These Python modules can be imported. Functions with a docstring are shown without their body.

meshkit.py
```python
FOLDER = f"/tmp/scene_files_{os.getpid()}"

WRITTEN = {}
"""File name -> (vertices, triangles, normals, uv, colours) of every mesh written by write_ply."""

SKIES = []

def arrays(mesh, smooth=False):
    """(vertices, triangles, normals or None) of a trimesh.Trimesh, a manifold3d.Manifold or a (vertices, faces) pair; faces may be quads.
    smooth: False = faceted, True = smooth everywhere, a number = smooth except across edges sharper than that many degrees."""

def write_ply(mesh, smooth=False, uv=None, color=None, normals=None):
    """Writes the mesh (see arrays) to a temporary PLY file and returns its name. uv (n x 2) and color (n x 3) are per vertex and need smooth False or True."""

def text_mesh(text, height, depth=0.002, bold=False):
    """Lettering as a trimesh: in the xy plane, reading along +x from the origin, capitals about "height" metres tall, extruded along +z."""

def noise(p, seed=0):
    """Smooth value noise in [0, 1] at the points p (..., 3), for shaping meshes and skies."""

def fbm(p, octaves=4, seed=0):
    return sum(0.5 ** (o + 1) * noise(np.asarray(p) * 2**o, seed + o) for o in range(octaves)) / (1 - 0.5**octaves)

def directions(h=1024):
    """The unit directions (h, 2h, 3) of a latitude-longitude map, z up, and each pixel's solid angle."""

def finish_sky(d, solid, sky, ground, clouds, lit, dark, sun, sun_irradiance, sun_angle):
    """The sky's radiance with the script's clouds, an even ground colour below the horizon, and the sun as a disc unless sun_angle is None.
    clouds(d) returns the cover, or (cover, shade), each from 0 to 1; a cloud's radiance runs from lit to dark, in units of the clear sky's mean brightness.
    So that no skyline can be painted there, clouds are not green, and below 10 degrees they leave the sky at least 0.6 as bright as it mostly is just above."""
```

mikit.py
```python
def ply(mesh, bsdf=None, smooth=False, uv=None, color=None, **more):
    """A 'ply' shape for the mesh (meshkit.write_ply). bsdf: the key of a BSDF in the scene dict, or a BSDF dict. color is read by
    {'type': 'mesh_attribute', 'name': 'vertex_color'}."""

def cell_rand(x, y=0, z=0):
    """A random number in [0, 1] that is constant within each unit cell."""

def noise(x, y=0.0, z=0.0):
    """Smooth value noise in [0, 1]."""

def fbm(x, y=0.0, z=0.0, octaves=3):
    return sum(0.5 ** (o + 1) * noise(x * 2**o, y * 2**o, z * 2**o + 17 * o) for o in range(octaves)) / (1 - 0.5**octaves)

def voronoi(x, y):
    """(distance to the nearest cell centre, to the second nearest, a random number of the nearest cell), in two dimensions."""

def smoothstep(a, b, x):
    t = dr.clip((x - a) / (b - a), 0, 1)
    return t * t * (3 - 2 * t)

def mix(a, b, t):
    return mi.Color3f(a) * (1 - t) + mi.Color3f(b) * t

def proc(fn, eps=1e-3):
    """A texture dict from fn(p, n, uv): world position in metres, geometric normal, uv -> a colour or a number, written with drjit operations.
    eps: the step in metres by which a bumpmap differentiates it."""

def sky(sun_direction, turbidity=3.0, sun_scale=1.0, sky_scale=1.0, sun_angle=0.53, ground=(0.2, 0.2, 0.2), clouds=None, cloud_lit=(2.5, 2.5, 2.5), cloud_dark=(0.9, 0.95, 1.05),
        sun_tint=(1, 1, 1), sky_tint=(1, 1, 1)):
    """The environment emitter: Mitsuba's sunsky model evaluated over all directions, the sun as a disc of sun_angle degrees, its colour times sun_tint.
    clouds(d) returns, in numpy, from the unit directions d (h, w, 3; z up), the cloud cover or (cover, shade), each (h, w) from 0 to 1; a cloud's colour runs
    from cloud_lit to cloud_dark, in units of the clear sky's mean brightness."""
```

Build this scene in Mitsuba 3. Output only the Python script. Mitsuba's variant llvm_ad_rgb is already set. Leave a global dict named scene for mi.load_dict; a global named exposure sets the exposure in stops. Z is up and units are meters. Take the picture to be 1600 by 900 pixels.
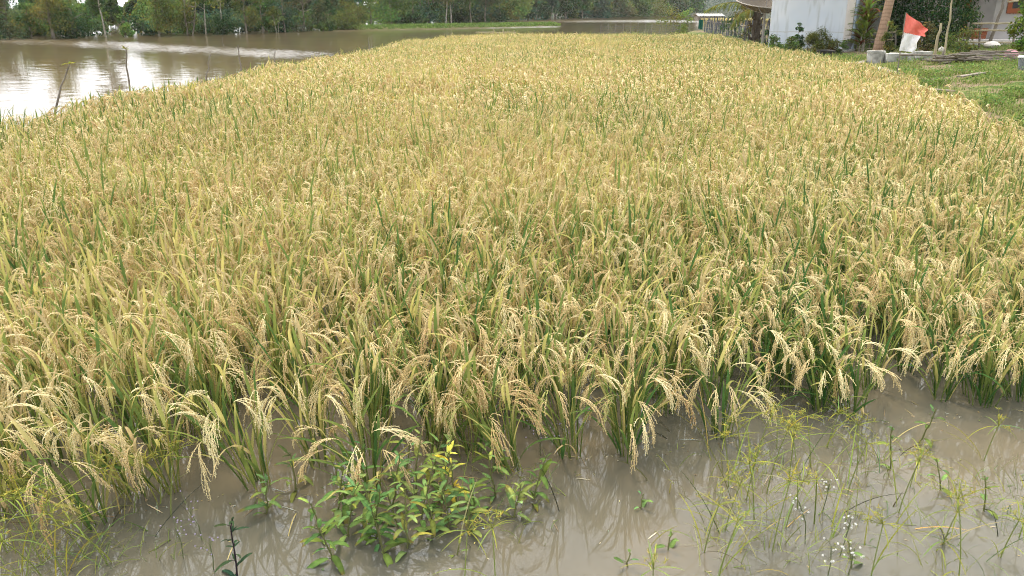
import math, random
import numpy as np, trimesh, drjit as dr, mitsuba as mi, mikit, meshkit
from mikit import proc, noise, fbm, smoothstep, mix
T = mi.ScalarTransform4f
scene, labels = {}, {}
# ---------------------------------------------------------------- camera, sky, exposure
CAM = np.array([0.0, 0.0, 1.75]); PITCH = math.radians(19.22); FOV = 65.0
scene['camera'] = {'type': 'perspective', 'fov': FOV, 'fov_axis': 'x', 'near_clip': 0.05, 'far_clip': 6000.0,
                   'to_world': T().look_at(origin=CAM.tolist(), target=[0, math.cos(PITCH), 1.75 - math.sin(PITCH)], up=[0, 0, 1])}
SUN = np.array([-0.20, 0.46, 0.865]) / np.linalg.norm([-0.20, 0.46, 0.865])
def cloud_cover(d):
    # an even overcast that is brightest round the veiled sun
    f = meshkit.fbm(d * np.array([3.0, 3.0, 5.0]) + 4.0, 4, 3)
    glow = np.clip((d @ SUN + 0.15) / 1.15, 0, 1) ** 1.7
    glow = glow * (0.62 + 0.38 * np.clip(d[..., 2] * 1.6, 0, 1))
    return np.ones(d.shape[:2]), np.clip(1 - glow * (0.80 + 0.7 * (f - 0.5)), 0, 1)
scene['sky'] = mikit.sky(SUN.tolist(), turbidity=3, sun_scale=0.30, sun_angle=12, clouds=cloud_cover,
                         cloud_lit=(5.05, 5.12, 5.22), cloud_dark=(1.35, 1.42, 1.54), sun_tint=(1, 0.97, 0.9))
exposure = 2.92

# ---------------------------------------------------------------- helpers
FPX = 800 / math.tan(math.radians(FOV / 2)); CP, SP = math.cos(PITCH), math.sin(PITCH)
def G(px, py, z=0.0):
    """Where the ground at height z lies that the photograph (1600 x 900) shows at px, py."""
    d = np.array([(px - 800) / FPX, CP + SP * (450 - py) / FPX, -SP + CP * (450 - py) / FPX])
    return CAM + d * (z - CAM[2]) / d[2]
def at_depth(px, py, y):
    d = np.array([(px - 800) / FPX, CP + SP * (450 - py) / FPX, -SP + CP * (450 - py) / FPX])
    return CAM + d * y / d[1]
def RNG(*k): return np.random.default_rng([abs(int(x)) for x in k])
def numbered(name):
    if name not in scene and name not in labels and not any(k.startswith(name + '__') for k in scene): return name
    k = 1
    while f'{name}_{k:03d}' in taken: k += 1
    return f'{name}_{k:03d}'
taken = set()
def key_for(name):
    if name not in taken: taken.add(name); return name
    k = 1
    while f'{name}_{k:03d}' in taken: k += 1
    taken.add(f'{name}_{k:03d}'); return f'{name}_{k:03d}'
def tag(k, label=None, cat=None, group=None, kind=None):
    labels[k] = {a: b for a, b in (('label', label), ('category', cat), ('group', group), ('kind', kind)) if b}
    return k
def thing(name, label, cat, group=None): return tag(key_for(name), label, cat, group)
class MB:
    """Collects pieces of one mesh: vertices, triangles and a colour or uv per vertex."""
    def __init__(s): s.v, s.f, s.c, s.n = [], [], [], 0
    def add(s, v, f, c=None):
        v = np.asarray(v, float).reshape(-1, 3); f = np.asarray(f, int)
        if f.size and f.shape[1] == 4: f = np.vstack([f[:, [0, 1, 2]], f[:, [0, 2, 3]]])
        s.v.append(v); s.f.append(f + s.n); s.n += len(v)
        if c is not None:
            c = np.asarray(c, float); s.c.append(np.broadcast_to(c, (len(v), c.shape[-1])))
        return s
    def mesh(s, m, c=None): return s.add(m.vertices, m.faces, c)
    def arrays(s): return np.vstack(s.v), np.vstack(s.f), (np.vstack(s.c) if s.c else None)
    def tm(s):
        v, f, _ = s.arrays(); return trimesh.Trimesh(v, f, process=False)
    def shape(s, bsdf, smooth=False, **kw):
        v, f, c = s.arrays(); m = trimesh.Trimesh(v, f, process=False)
        if c is not None and c.shape[1] == 2: kw['uv'] = c
        elif c is not None: kw['color'] = c
        return mikit.ply(m, bsdf, smooth, **kw)
def put(name, mb, bsdf, parent=None, smooth=False, label=None, **kw):
    k = key_for((parent + '__' if parent else '') + name)
    scene[k] = mb.shape(bsdf, smooth, **kw) if isinstance(mb, MB) else mikit.ply(mb, bsdf, smooth, **kw)
    if label: labels[k] = {'label': label}
    return k
def unit(v):
    v = np.asarray(v, float); return v / (np.linalg.norm(v, axis=-1, keepdims=True) + 1e-12)
def tube(mb, P, R, k=5, c=None, cap=True):
    P = np.asarray(P, float); R = np.broadcast_to(np.asarray(R, float), (len(P),))
    t = unit(np.gradient(P, axis=0)); ref = np.array([1.0, 0, 0]) if abs(t[0][2]) > 0.8 else np.array([0, 0, 1.0])
    a = unit(np.cross(t, ref)); b = np.cross(t, a); ang = np.arange(k) * 2 * np.pi / k
    v = P[:, None] + R[:, None, None] * (np.cos(ang)[None, :, None] * a[:, None] + np.sin(ang)[None, :, None] * b[:, None])
    i, j = np.meshgrid(np.arange(len(P) - 1), np.arange(k), indexing='ij')
    q = np.stack([i * k + j, i * k + (j + 1) % k, (i + 1) * k + (j + 1) % k, (i + 1) * k + j], -1).reshape(-1, 4)
    f = np.vstack([q[:, [0, 1, 2]], q[:, [0, 2, 3]]])
    if cap and k > 2:
        fan = np.array([[0, m + 1, m] for m in range(1, k - 1)])
        f = np.vstack([f, fan, (fan[:, ::-1] + (len(P) - 1) * k)])
    if c is not None and np.ndim(c) == 2 and len(c) == len(P): c = np.repeat(c, k, axis=0)
    mb.add(v.reshape(-1, 3), f, c); return mb
def box(mb, lo, hi, c=None, R=None, bev=0.0):
    lo, hi = np.array(lo, float), np.array(hi, float)
    m = trimesh.creation.box(extents=hi - lo)
    if bev:
        e = (hi - lo) / 2; pts = []
        for s in np.ndindex(2, 2, 2):
            sg = np.array(s) * 2 - 1
            for ax in range(3):
                p = e - bev; p[ax] = e[ax]; pts.append(sg * p)
        m = trimesh.convex.convex_hull(np.array(pts))
    v = m.vertices + (lo + hi) / 2
    if R is not None: v = (v - R[1]) @ np.asarray(R[0]).T + R[1]
    return mb.add(v, m.faces, c)
def lathe(mb, prof, k=20, at=(0, 0, 0), c=None):
    prof = np.asarray(prof, float); a = np.arange(k) * 2 * np.pi / k
    v = np.stack([prof[:, None, 0] * np.cos(a), prof[:, None, 0] * np.sin(a), np.repeat(prof[:, 1:2], k, 1)], -1).reshape(-1, 3) + np.asarray(at)
    i, j = np.meshgrid(np.arange(len(prof) - 1), np.arange(k), indexing='ij')
    return mb.add(v, np.stack([i * k + j, i * k + (j + 1) % k, (i + 1) * k + (j + 1) % k, (i + 1) * k + j], -1).reshape(-1, 4), c)
def blade(mb, base, az, elev, length, width, bend, seg=6, c0=None, c1=None, fold=0.25, shape=0.35, twist=0.0, droop_pow=1.0):
    """A long leaf: starts at elevation elev (radians) and bends down by "bend" radians over its length; V-folded where fold > 0."""
    t = np.linspace(0, 1, seg + 1); e = elev - bend * t ** droop_pow
    h = np.array([math.cos(az), math.sin(az), 0.0])
    step = np.cos(e)[:, None] * h + np.sin(e)[:, None] * np.array([0, 0, 1.0])
    P = np.asarray(base) + np.vstack([np.zeros(3), np.cumsum((step[:-1] + step[1:]) / 2, axis=0)]) * length / seg
    w = width * np.minimum(1, (t / shape + 0.35)) * np.sqrt(np.maximum(1 - t ** 2.2, 0)); w[-1] = 0.0
    ta = az + math.pi / 2; sd = np.array([math.cos(ta), math.sin(ta), 0.0])
    up = np.cross(step, sd); up = unit(up) * -1
    tw = twist * t
    side = sd * np.cos(tw)[:, None] + up * np.sin(tw)[:, None]
    L = P + side * w[:, None] / 2; Rr = P - side * w[:, None] / 2
    col = None
    if c0 is not None:
        c0 = np.asarray(c0, float); c1 = c0 if c1 is None else np.asarray(c1, float)
        col = c0 + (c1 - c0) * t[:, None]
    n = seg + 1
    if fold:
        M = P + np.cross(side, step) * (w * fold)[:, None] * np.sign(0.5)
        v = np.stack([L, M, Rr], 1).reshape(-1, 3); i = np.arange(seg)[:, None] * 3
        f = np.vstack([np.hstack([i, i + 3, i + 4, i + 1]), np.hstack([i + 1, i + 4, i + 5, i + 2])])
        if col is not None: col = np.repeat(col, 3, axis=0)
    else:
        v = np.stack([L, Rr], 1).reshape(-1, 3); i = np.arange(seg)[:, None] * 2
        f = np.hstack([i, i + 2, i + 3, i + 1])
        if col is not None: col = np.repeat(col, 2, axis=0)
    mb.add(v, f, col); return P
def quads(mb, P, N, size, aspect, col, rng):
    """Leaf-sized rhombic faces at P facing N."""
    n = len(P); N = unit(N); a = unit(np.cross(N, rng.normal(size=(n, 3)))); b = np.cross(N, a)
    s = np.broadcast_to(size, (n,))[:, None]; w = s * aspect
    fold = N * s * 0.12
    v = np.stack([P - a * s * 0.5, P + b * w * 0.5 + fold, P + a * s * 0.5, P - b * w * 0.5 + fold], 1).reshape(-1, 3)
    i = np.arange(n)[:, None] * 4
    mb.add(v, np.vstack([np.hstack([i, i + 1, i + 2]), np.hstack([i, i + 2, i + 3])]), np.repeat(col, 4, axis=0))

# ---------------------------------------------------------------- materials
def vc(): return {'type': 'mesh_attribute', 'name': 'vertex_color'}
def rgb(*v): return {'type': 'rgb', 'value': list(v)}
def rice_leaf_color(p, n, uv):
    m = uv.x + (fbm(p.x * 0.7, p.y * 0.45, 3.0, octaves=2) - 0.5) * 0.5 + (noise(p.x * 3.1, p.y * 3.1, p.z) - 0.5) * 0.16
    m = m + dr.maximum(uv.y - 0.72, 0) * 0.9 - 0.14 * smoothstep(0.5, 7.0, p.x) * smoothstep(9.0, 24.0, p.y)
    a = mix((0.066, 0.150, 0.042), (0.235, 0.300, 0.080), smoothstep(0.0, 0.38, m))
    b = mix(a, (0.55, 0.50, 0.175), smoothstep(0.36, 0.66, m))
    return mix(b, (0.56, 0.45, 0.24), smoothstep(0.72, 1.0, m)) * (0.85 + 0.3 * noise(p.x * 40, p.y * 40, p.z * 14))
def grain_color(p, n, uv):
    m = uv.x + (noise(p.x * 0.8, p.y * 0.8, 9.0) - 0.5) * 0.3 + (noise(p.x * 4.5, p.y * 4.5, 2.0) - 0.5) * 0.5
    c = mix(mix((0.47, 0.31, 0.135), (0.63, 0.495, 0.245), smoothstep(-0.10, 0.28, m)), (0.76, 0.67, 0.375), smoothstep(0.3, 0.95, m))
    c = mix((0.48, 0.48, 0.17), c, smoothstep(-0.32, -0.12, m))
    return c * (0.82 + 0.36 * noise(p.x * 160, p.y * 160, p.z * 160))
scene['mat_rice_leaf'] = {'type': 'principledthin', 'base_color': proc(rice_leaf_color), 'roughness': 0.45, 'diff_trans': 0.75, 'eta': 1.35}
scene['mat_grain'] = {'type': 'twosided', 'bsdf': {'type': 'principled', 'base_color': proc(grain_color), 'roughness': 0.55, 'specular': 0.35}}
scene['mat_leaf'] = {'type': 'principledthin', 'base_color': vc(), 'roughness': 0.45, 'diff_trans': 0.7, 'eta': 1.4}
scene['mat_vc'] = {'type': 'twosided', 'bsdf': {'type': 'principled', 'base_color': vc(), 'roughness': 0.75, 'specular': 0.3}}
def bark(p, n, uv):
    g = fbm(p.x * 9, p.y * 9, p.z * 3); return mix((0.10, 0.085, 0.065), (0.30, 0.265, 0.21), smoothstep(0.25, 0.75, g))
scene['mat_bark'] = {'type': 'twosided', 'bsdf': {'type': 'principled', 'base_color': proc(bark), 'roughness': 0.85, 'specular': 0.2}}
def pale_bark(p, n, uv):
    g = fbm(p.x * 9, p.y * 9, p.z * 4); return mix((0.26, 0.23, 0.18), (0.52, 0.49, 0.42), smoothstep(0.3, 0.7, g))
scene['mat_pale_bark'] = {'type': 'twosided', 'bsdf': {'type': 'principled', 'base_color': proc(pale_bark), 'roughness': 0.85, 'specular': 0.2}}
# muddy flood water: brown silt under a clear surface; the river carries a current line of choppy ripples
def current_line(p):
    """How far (0 to 1) the water lies inside the choppy band that runs down the river."""
    line = 28.3 - 0.735 * p.x + 3.0 * (noise(p.x * 0.11, 5.0) - 0.5)
    d = (p.y - line) / (1.5 + 0.05 * p.y)
    band = dr.exp(-d * d * 1.6) * smoothstep(-6.0, -9.5, p.x)
    q = p.y - (75 + 0.85 * (p.x + 12))
    back = smoothstep(-10.0, -8.0, q) * smoothstep(-2.0, -4.0, q) * smoothstep(-17.0, -14.0, p.x) * smoothstep(6.0, 3.0, p.x)
    far = smoothstep(104.0, 112.0, p.y) * smoothstep(138.0, 126.0, p.y) * smoothstep(-4.0, 2.0, p.x) * smoothstep(30.0, 22.0, p.x)
    return dr.maximum(dr.maximum(band, back), far * 0.8)
def ripple(p, n, uv):
    near = fbm(p.x * 5.0, p.y * 4.0, 1.0, octaves=2) * 0.0003
    river = smoothstep(-5.5, -8.0, p.x) + smoothstep(40.0, 46.0, p.y)
    mid = fbm(p.x * 1.6 + 3, p.y * 3.4, 2.0, octaves=3) * 0.0045 * dr.clip(river, 0, 1)
    chop = fbm(p.x * 3.2, p.y * 8.0, 7.0, octaves=3) * 0.026 * current_line(p)
    return near + mid + chop
def silt(p, n, uv):
    g = fbm(p.x * 0.5, p.y * 0.5, 4.0); river = dr.clip(smoothstep(-5.0, -8.0, p.x) + smoothstep(39.0, 45.0, p.y), 0, 1)
    c = mix((0.100, 0.095, 0.072), (0.130, 0.124, 0.096), smoothstep(0.3, 0.7, g))
    c = mix(c, (0.160, 0.132, 0.086), smoothstep(0.5, 0.72, fbm(p.x * 0.9 + 7, p.y * 1.3, 6.0)) * 0.6)
    return mix(c, (0.205, 0.155, 0.088), river * (0.7 + 0.3 * g))
scene['mat_water'] = {'type': 'bumpmap', 'tex': proc(ripple, eps=0.01), 'scale': 1.0,
                      'bsdf': {'type': 'plastic', 'diffuse_reflectance': proc(silt), 'int_ior': 1.375, 'nonlinear': False}}
def mud(p, n, uv):
    g = fbm(p.x * 1.2, p.y * 1.2, 2.0); h = fbm(p.x * 9, p.y * 9, 3.0)
    c = mix((0.055, 0.085, 0.022), (0.13, 0.15, 0.045), smoothstep(0.35, 0.65, h))
    return mix(c, (0.16, 0.125, 0.08), smoothstep(0.48, 0.62, g))
scene['mat_ground'] = {'type': 'principled', 'base_color': proc(mud), 'roughness': 0.95, 'specular': 0.1}

# ---------------------------------------------------------------- the land: bed, bank, water, far bank, hill
BY = np.array([0, 6, 9.4, 13.9, 18.8, 22.8, 27.9, 39, 46, 60]); BX = np.array([4.6, 5.3, 5.95, 7.0, 7.95, 8.4, 8.6, 9.7, 10.6, 12.0])
LY = np.array([0, 9.4, 11.5, 14.6, 19.2, 25.4, 35, 41.5]); LX = np.array([-6.1, -5.95, -5.85, -5.7, -5.4, -4.7, -4.0, -1.2])
SX = np.array([-60, -40, -29.8, -24.3, -18.6, -13.6, -6.7, 7.8, 21, 60, 200]); SY = np.array([34, 42, 49, 53, 61, 75, 89, 104, 138, 190, 260])
def sstep(a, b, x):
    t = np.clip((x - a) / (b - a), 0, 1); return t * t * (3 - 2 * t)
def bank_z(x, y):
    x, y = np.broadcast_arrays(np.asarray(x, float), np.asarray(y, float))
    s = x - np.interp(y, BY, BX)
    p = np.stack([x, y, x * 0], -1)
    z = -0.35 + 0.62 * sstep(-1.0, 0.9, s) + 0.14 * sstep(0.9, 4.0, s) + 0.10 * (meshkit.fbm(p * 0.9, 3, 1) - 0.5) * sstep(0, 1, s) + 0.05 * (meshkit.fbm(p * 3.5, 2, 2) - 0.5) * sstep(0, 1, s)
    z = z - 1.0 * sstep(58, 64, y)
    return z
def grid(x, y, zf):
    X, Y = np.meshgrid(x, y); Z = zf(X, Y); nx, ny = len(x), len(y)
    i, j = np.meshgrid(np.arange(ny - 1), np.arange(nx - 1), indexing='ij')
    return np.stack([X, Y, Z], -1).reshape(-1, 3), np.stack([i * nx + j, i * nx + j + 1, (i + 1) * nx + j + 1, (i + 1) * nx + j], -1).reshape(-1, 4)
v, f = grid(np.linspace(-1200, 1200, 13), np.linspace(-1200, 1200, 13), lambda x, y: x * 0 - 0.9)
scene['mud_bed'] = mikit.ply((v, f), 'mat_ground'); tag('mud_bed', kind='structure')
xs = np.concatenate([np.arange(3.6, 22, 0.16), np.arange(22, 70, 1.6)]); ys = np.arange(-4, 66, 0.2)
v, f = grid(xs, ys, bank_z)
scene['grassy_bank'] = mikit.ply((v, f), 'mat_ground', True); tag('grassy_bank', kind='structure')
v = np.array([[-1200, -1200, 0], [1200, -1200, 0], [1200, 1200, 0], [-1200, 1200, 0.0]])
scene['flood_water'] = mikit.ply((v, np.array([[0, 1, 2, 3]])), 'mat_water', uv=v[:, :2]); tag('flood_water', kind='structure')
# levee: a low strip of grass on the far side of the river
def levee_z(x, y):
    c = 75 + 0.85 * (x + 12); return -0.5 + 0.70 * np.exp(-((y - c) / 2.4) ** 2) * sstep(-16, -13.5, x) * sstep(7, 4, x)
v, f = grid(np.arange(-18, 9, 0.5), np.arange(64, 102, 0.4), levee_z)
scene['levee'] = mikit.ply((v, f), 'mat_ground', True); tag('levee', kind='structure')

# ---------------------------------------------------------------- rice
def grains(mb, P, D, length, rad, u):
    n = len(P); D = unit(D); a = unit(np.cross(D, np.array([0.3, 0.2, 0.93]))); b = np.cross(D, a)
    L = np.broadcast_to(length, (n,))[:, None]; r = np.broadcast_to(rad, (n,))[:, None]
    m = P + D * L * 0.45
    v = np.stack([P, m + a * r, m - a * r * 0.5 + b * r * 0.87, m - a * r * 0.5 - b * r * 0.87, P + D * L], 1).reshape(-1, 3)
    base = np.arange(n)[:, None] * 5
    f = np.vstack([base + np.array(t) for t in ([0, 2, 1], [0, 3, 2], [0, 1, 3], [4, 1, 2], [4, 2, 3], [4, 3, 1])])
    mb.add(v, f, np.repeat(np.stack([u, u * 0], -1), 5, axis=0))
def panicle(mb, neck, d0, L, rng, lod):
    """A drooping rice ear: an arching axis, branches that hang from it, grains along each."""
    az = math.atan2(d0[1], d0[0]); e0 = math.asin(np.clip(d0[2], -1, 1))
    seg = (12, 7, 4)[lod]; t = np.linspace(0, 1, seg + 1)
    end = rng.uniform(-1.55, -1.2); e = e0 + (end - e0) * (1 - (1 - t) ** rng.uniform(2.2, 3.8))
    a = az + rng.normal() * 0.3 * t
    step = np.stack([np.cos(e) * np.cos(a), np.cos(e) * np.sin(a), np.sin(e)], -1)
    P = neck + np.vstack([np.zeros(3), np.cumsum((step[:-1] + step[1:]) / 2, axis=0)]) * L / seg
    u0 = rng.uniform(0.1, 0.85) if lod < 2 else rng.uniform(0.25, 0.9)
    if rng.random() < 0.12: u0 = rng.uniform(-0.35, -0.2)
    if lod == 2:
        for k in range(7):
            i = rng.integers(0, 3); q = P[i:] + rng.normal(size=3) * 0.012 * np.linspace(0.3, 1.3, len(P) - i)[:, None]
            tube(mb, q, 0.0056 * np.linspace(0.7, 0.45, len(q)), 3, [u0 + rng.normal() * 0.15, 0], False)
        return P
    tube(mb, P, 0.0011 if lod == 0 else 0.002, 3, [u0 + 0.1, 0], False)
    gp, gd, gu = [], [], []
    nb = (14, 8)[lod]
    for k in range(nb):
        s = 0.06 + 0.86 * (k + rng.random() * 0.6) / nb; x = s * seg; i = min(int(x), seg - 1)
        o = P[i] + (P[i + 1] - P[i]) * (x - i); tg = unit(P[i + 1] - P[i])
        lb = (0.115 - 0.05 * s) * rng.uniform(0.8, 1.15) * L / 0.24
        side = unit(np.cross(tg, rng.normal(size=3)))
        d = unit(tg + side * rng.uniform(0.16, 0.42)); ns = 5 if lod == 0 else 3
        Q = [o]
        for q in range(ns):
            d = unit(d + np.array([0, 0, -0.30 * 5 / ns])); Q.append(Q[-1] + d * lb / ns)
        Q = np.array(Q)
        if lod == 0: tube(mb, Q, 0.0006, 3, [u0 + 0.05, 0], False)
        gap = (0.0062, 0.0125)[lod]; m = max(2, int(lb * 0.95 / gap)); w = np.linspace(0.1, 1, m) * ns
        ii = np.minimum(w.astype(int), ns - 1); tq = unit(Q[ii + 1] - Q[ii])
        gp.append(Q[ii] + (Q[ii + 1] - Q[ii]) * (w - ii)[:, None]); gd.append(tq + rng.normal(size=(m, 3)) * 0.33)
        gu.append(u0 + rng.normal(size=m) * 0.14)
    gp, gd, gu = np.vstack(gp), np.vstack(gd), np.concatenate(gu)
    grains(mb, gp, gd, (0.0085, 0.0150)[lod] * rng.uniform(0.9, 1.1, len(gp)), (0.0020, 0.0035)[lod], gu)
    return P
def rice_hill(seed, lod, lean=0.0):
    """One clump of rice: tillers that fan out of one root, each with a flag leaf, lower leaves and an ear. lean tips it towards -y."""
    rng = RNG(11, seed, lod); parts = {}
    nt = (12, 13, 12)[lod]; whole = MB(); ears = MB()
    st = MB(); leaves = []; ear_list = []
    for k in range(nt):
        az = 2 * math.pi * (k + rng.random() * 0.8) / nt; out = rng.uniform(0.03, 0.25)
        s = rng.uniform(0.40, 0.57); b = np.array([math.cos(az), math.sin(az), 0]) * rng.uniform(0.01, 0.045)
        tilt = np.array([math.cos(az) * out, math.sin(az) * out - lean, 0])
        t = np.linspace(0, 1, 5 if lod == 0 else 3)
        P = b + np.array([0, 0, -0.10]) + t[:, None] * np.array([0, 0, s + 0.10]) + (t ** 1.7)[:, None] * tilt * s
        green = rng.uniform(0.02, 0.4)
        if lod < 2: tube(st, P, np.linspace(0.0036, 0.0020, len(t)), 3, np.stack([green + 0.25 * t, t * 0.6], -1), False)
        tip = unit(P[-1] - P[-2])
        # leaves
        nl = (3, 3, 2)[lod] - (rng.random() < (0.45, 0.5, 0.75)[lod])
        for q in range(nl):
            if q == 0 and rng.random() < (0.35, 0.55, 0.55)[lod]: continue
            hgt = (0.93, 0.55, 0.3, 0.4)[q]; w = hgt * (len(t) - 1); i = min(int(w), len(t) - 2); o = P[i] + (P[i + 1] - P[i]) * (w - i)
            m = MB() if lod == 0 else whole
            r = rng.random(); u = rng.uniform((0.0, 0.1, 0.2)[lod], 0.42) if r < (0.66, 0.50, 0.40)[lod] else rng.uniform(0.42, 0.68) if r < 0.9 else rng.uniform(0.75, 1.0)
            la = az + rng.normal() * 0.8; el = rng.uniform(1.15, 1.5) if q < 2 else rng.uniform(1.1, 1.45)
            bend = abs(rng.normal()) * 0.45 + 0.05
            if rng.random() < 0.16: bend = rng.uniform(1.4, 2.4)
            ln = (rng.uniform(0.15, 0.27) if q == 0 else rng.uniform(0.26, 0.40)) * (1, 0.9, 0.85)[lod]
            blade(m, o, la, el, ln, rng.uniform(0.011, 0.0190) * (0.88, 0.85, 1.0)[lod], bend, (7, 4, 3)[lod], [u, 0], [u, 1], (0.22, 0.22, 0)[lod], 0.3, rng.normal() * 0.5, 1.6)
            if lod == 0: leaves.append(m)
        if rng.random() < 0.94:
            m = MB() if lod == 0 else ears
            d = unit(tip + np.array([math.cos(az), math.sin(az), 0]) * 0.22 + np.array([rng.normal() * 0.15, rng.normal() * 0.15 - lean * 0.5, 0]))
            panicle(m, P[-1], d, rng.uniform(0.155, 0.23) * (1.13, 1.05, 1)[lod], rng, lod)
            if lod == 0: ear_list.append(m)
    return st, leaves, ear_list, whole, ears
def in_field(x, y):
    return (x > np.interp(y, LY, LX)) & (x < np.interp(y, BY, BX) - 0.05)
FX = np.array([-4.0, -1.96, -1.49, -0.63, 0.0, 0.41, 0.79, 1.19, 1.8, 2.5, 4.5]); FY = np.array([2.36, 2.40, 2.48, 2.68, 2.78, 2.82, 2.92, 3.12, 3.26, 3.38, 3.75])
def transform(x, y, z, rot, sc, sz, tx, ty):
    return T().translate([x, y, z]).rotate([1, 0, 0], tx).rotate([0, 1, 0], ty).rotate([0, 0, 1], rot).scale([sc, sc, sz])
NV = (9, 8, 7)
for lod in range(3):
    for k in range(NV[lod]):
        st, lv, ps, whole, ears = rice_hill(k, lod)
        if lod == 0:
            g = {'type': 'shapegroup', 'stem': st.shape('mat_rice_leaf', True)}
            for i, m in enumerate(lv): g['leaf' + (f'_{i:03d}' if i else '')] = m.shape('mat_rice_leaf', True)
            for i, m in enumerate(ps): g['panicle' + (f'_{i:03d}' if i else '')] = m.shape('mat_grain', False)
            scene[f'group_near_{k}'] = g
        else:
            if lod == 1: v_, f_, c_ = st.arrays(); whole.add(v_, f_, c_)
            scene[f'group_{lod}_{k}_leaf'] = {'type': 'shapegroup', 'blades': whole.shape('mat_rice_leaf', lod == 1)}
            scene[f'group_{lod}_{k}_ear'] = {'type': 'shapegroup', 'ears': ears.shape('mat_grain', False)}
rng = RNG(77)
spots = []
for gy in np.arange(2.5, 42.5, 0.2):
    row = 0.215
    for gx in np.arange(-6.4, 11.0, row):
        x, y = gx + rng.uniform(-0.075, 0.075), gy + rng.uniform(-0.075, 0.075)
        if not in_field(x, y) or y < np.interp(x, FX, FY) + rng.uniform(-0.05, 0.06) or y > 41.2 + rng.uniform(-0.4, 0.2): continue
        if abs(x) > 0.66 * y + 0.75: continue
        if rng.random() < 0.03 + 0.08 * max(0, 1 - (y - np.interp(x, FX, FY)) / 1.6): continue
        spots.append((x, y))
spots = np.array(spots); order = np.argsort(np.hypot(spots[:, 0], spots[:, 1])); spots = spots[order]
visible = np.abs(spots[:, 0]) < 0.62 * spots[:, 1] + 0.35
near_n = 0; crop_n = 0; front_row = []
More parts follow.
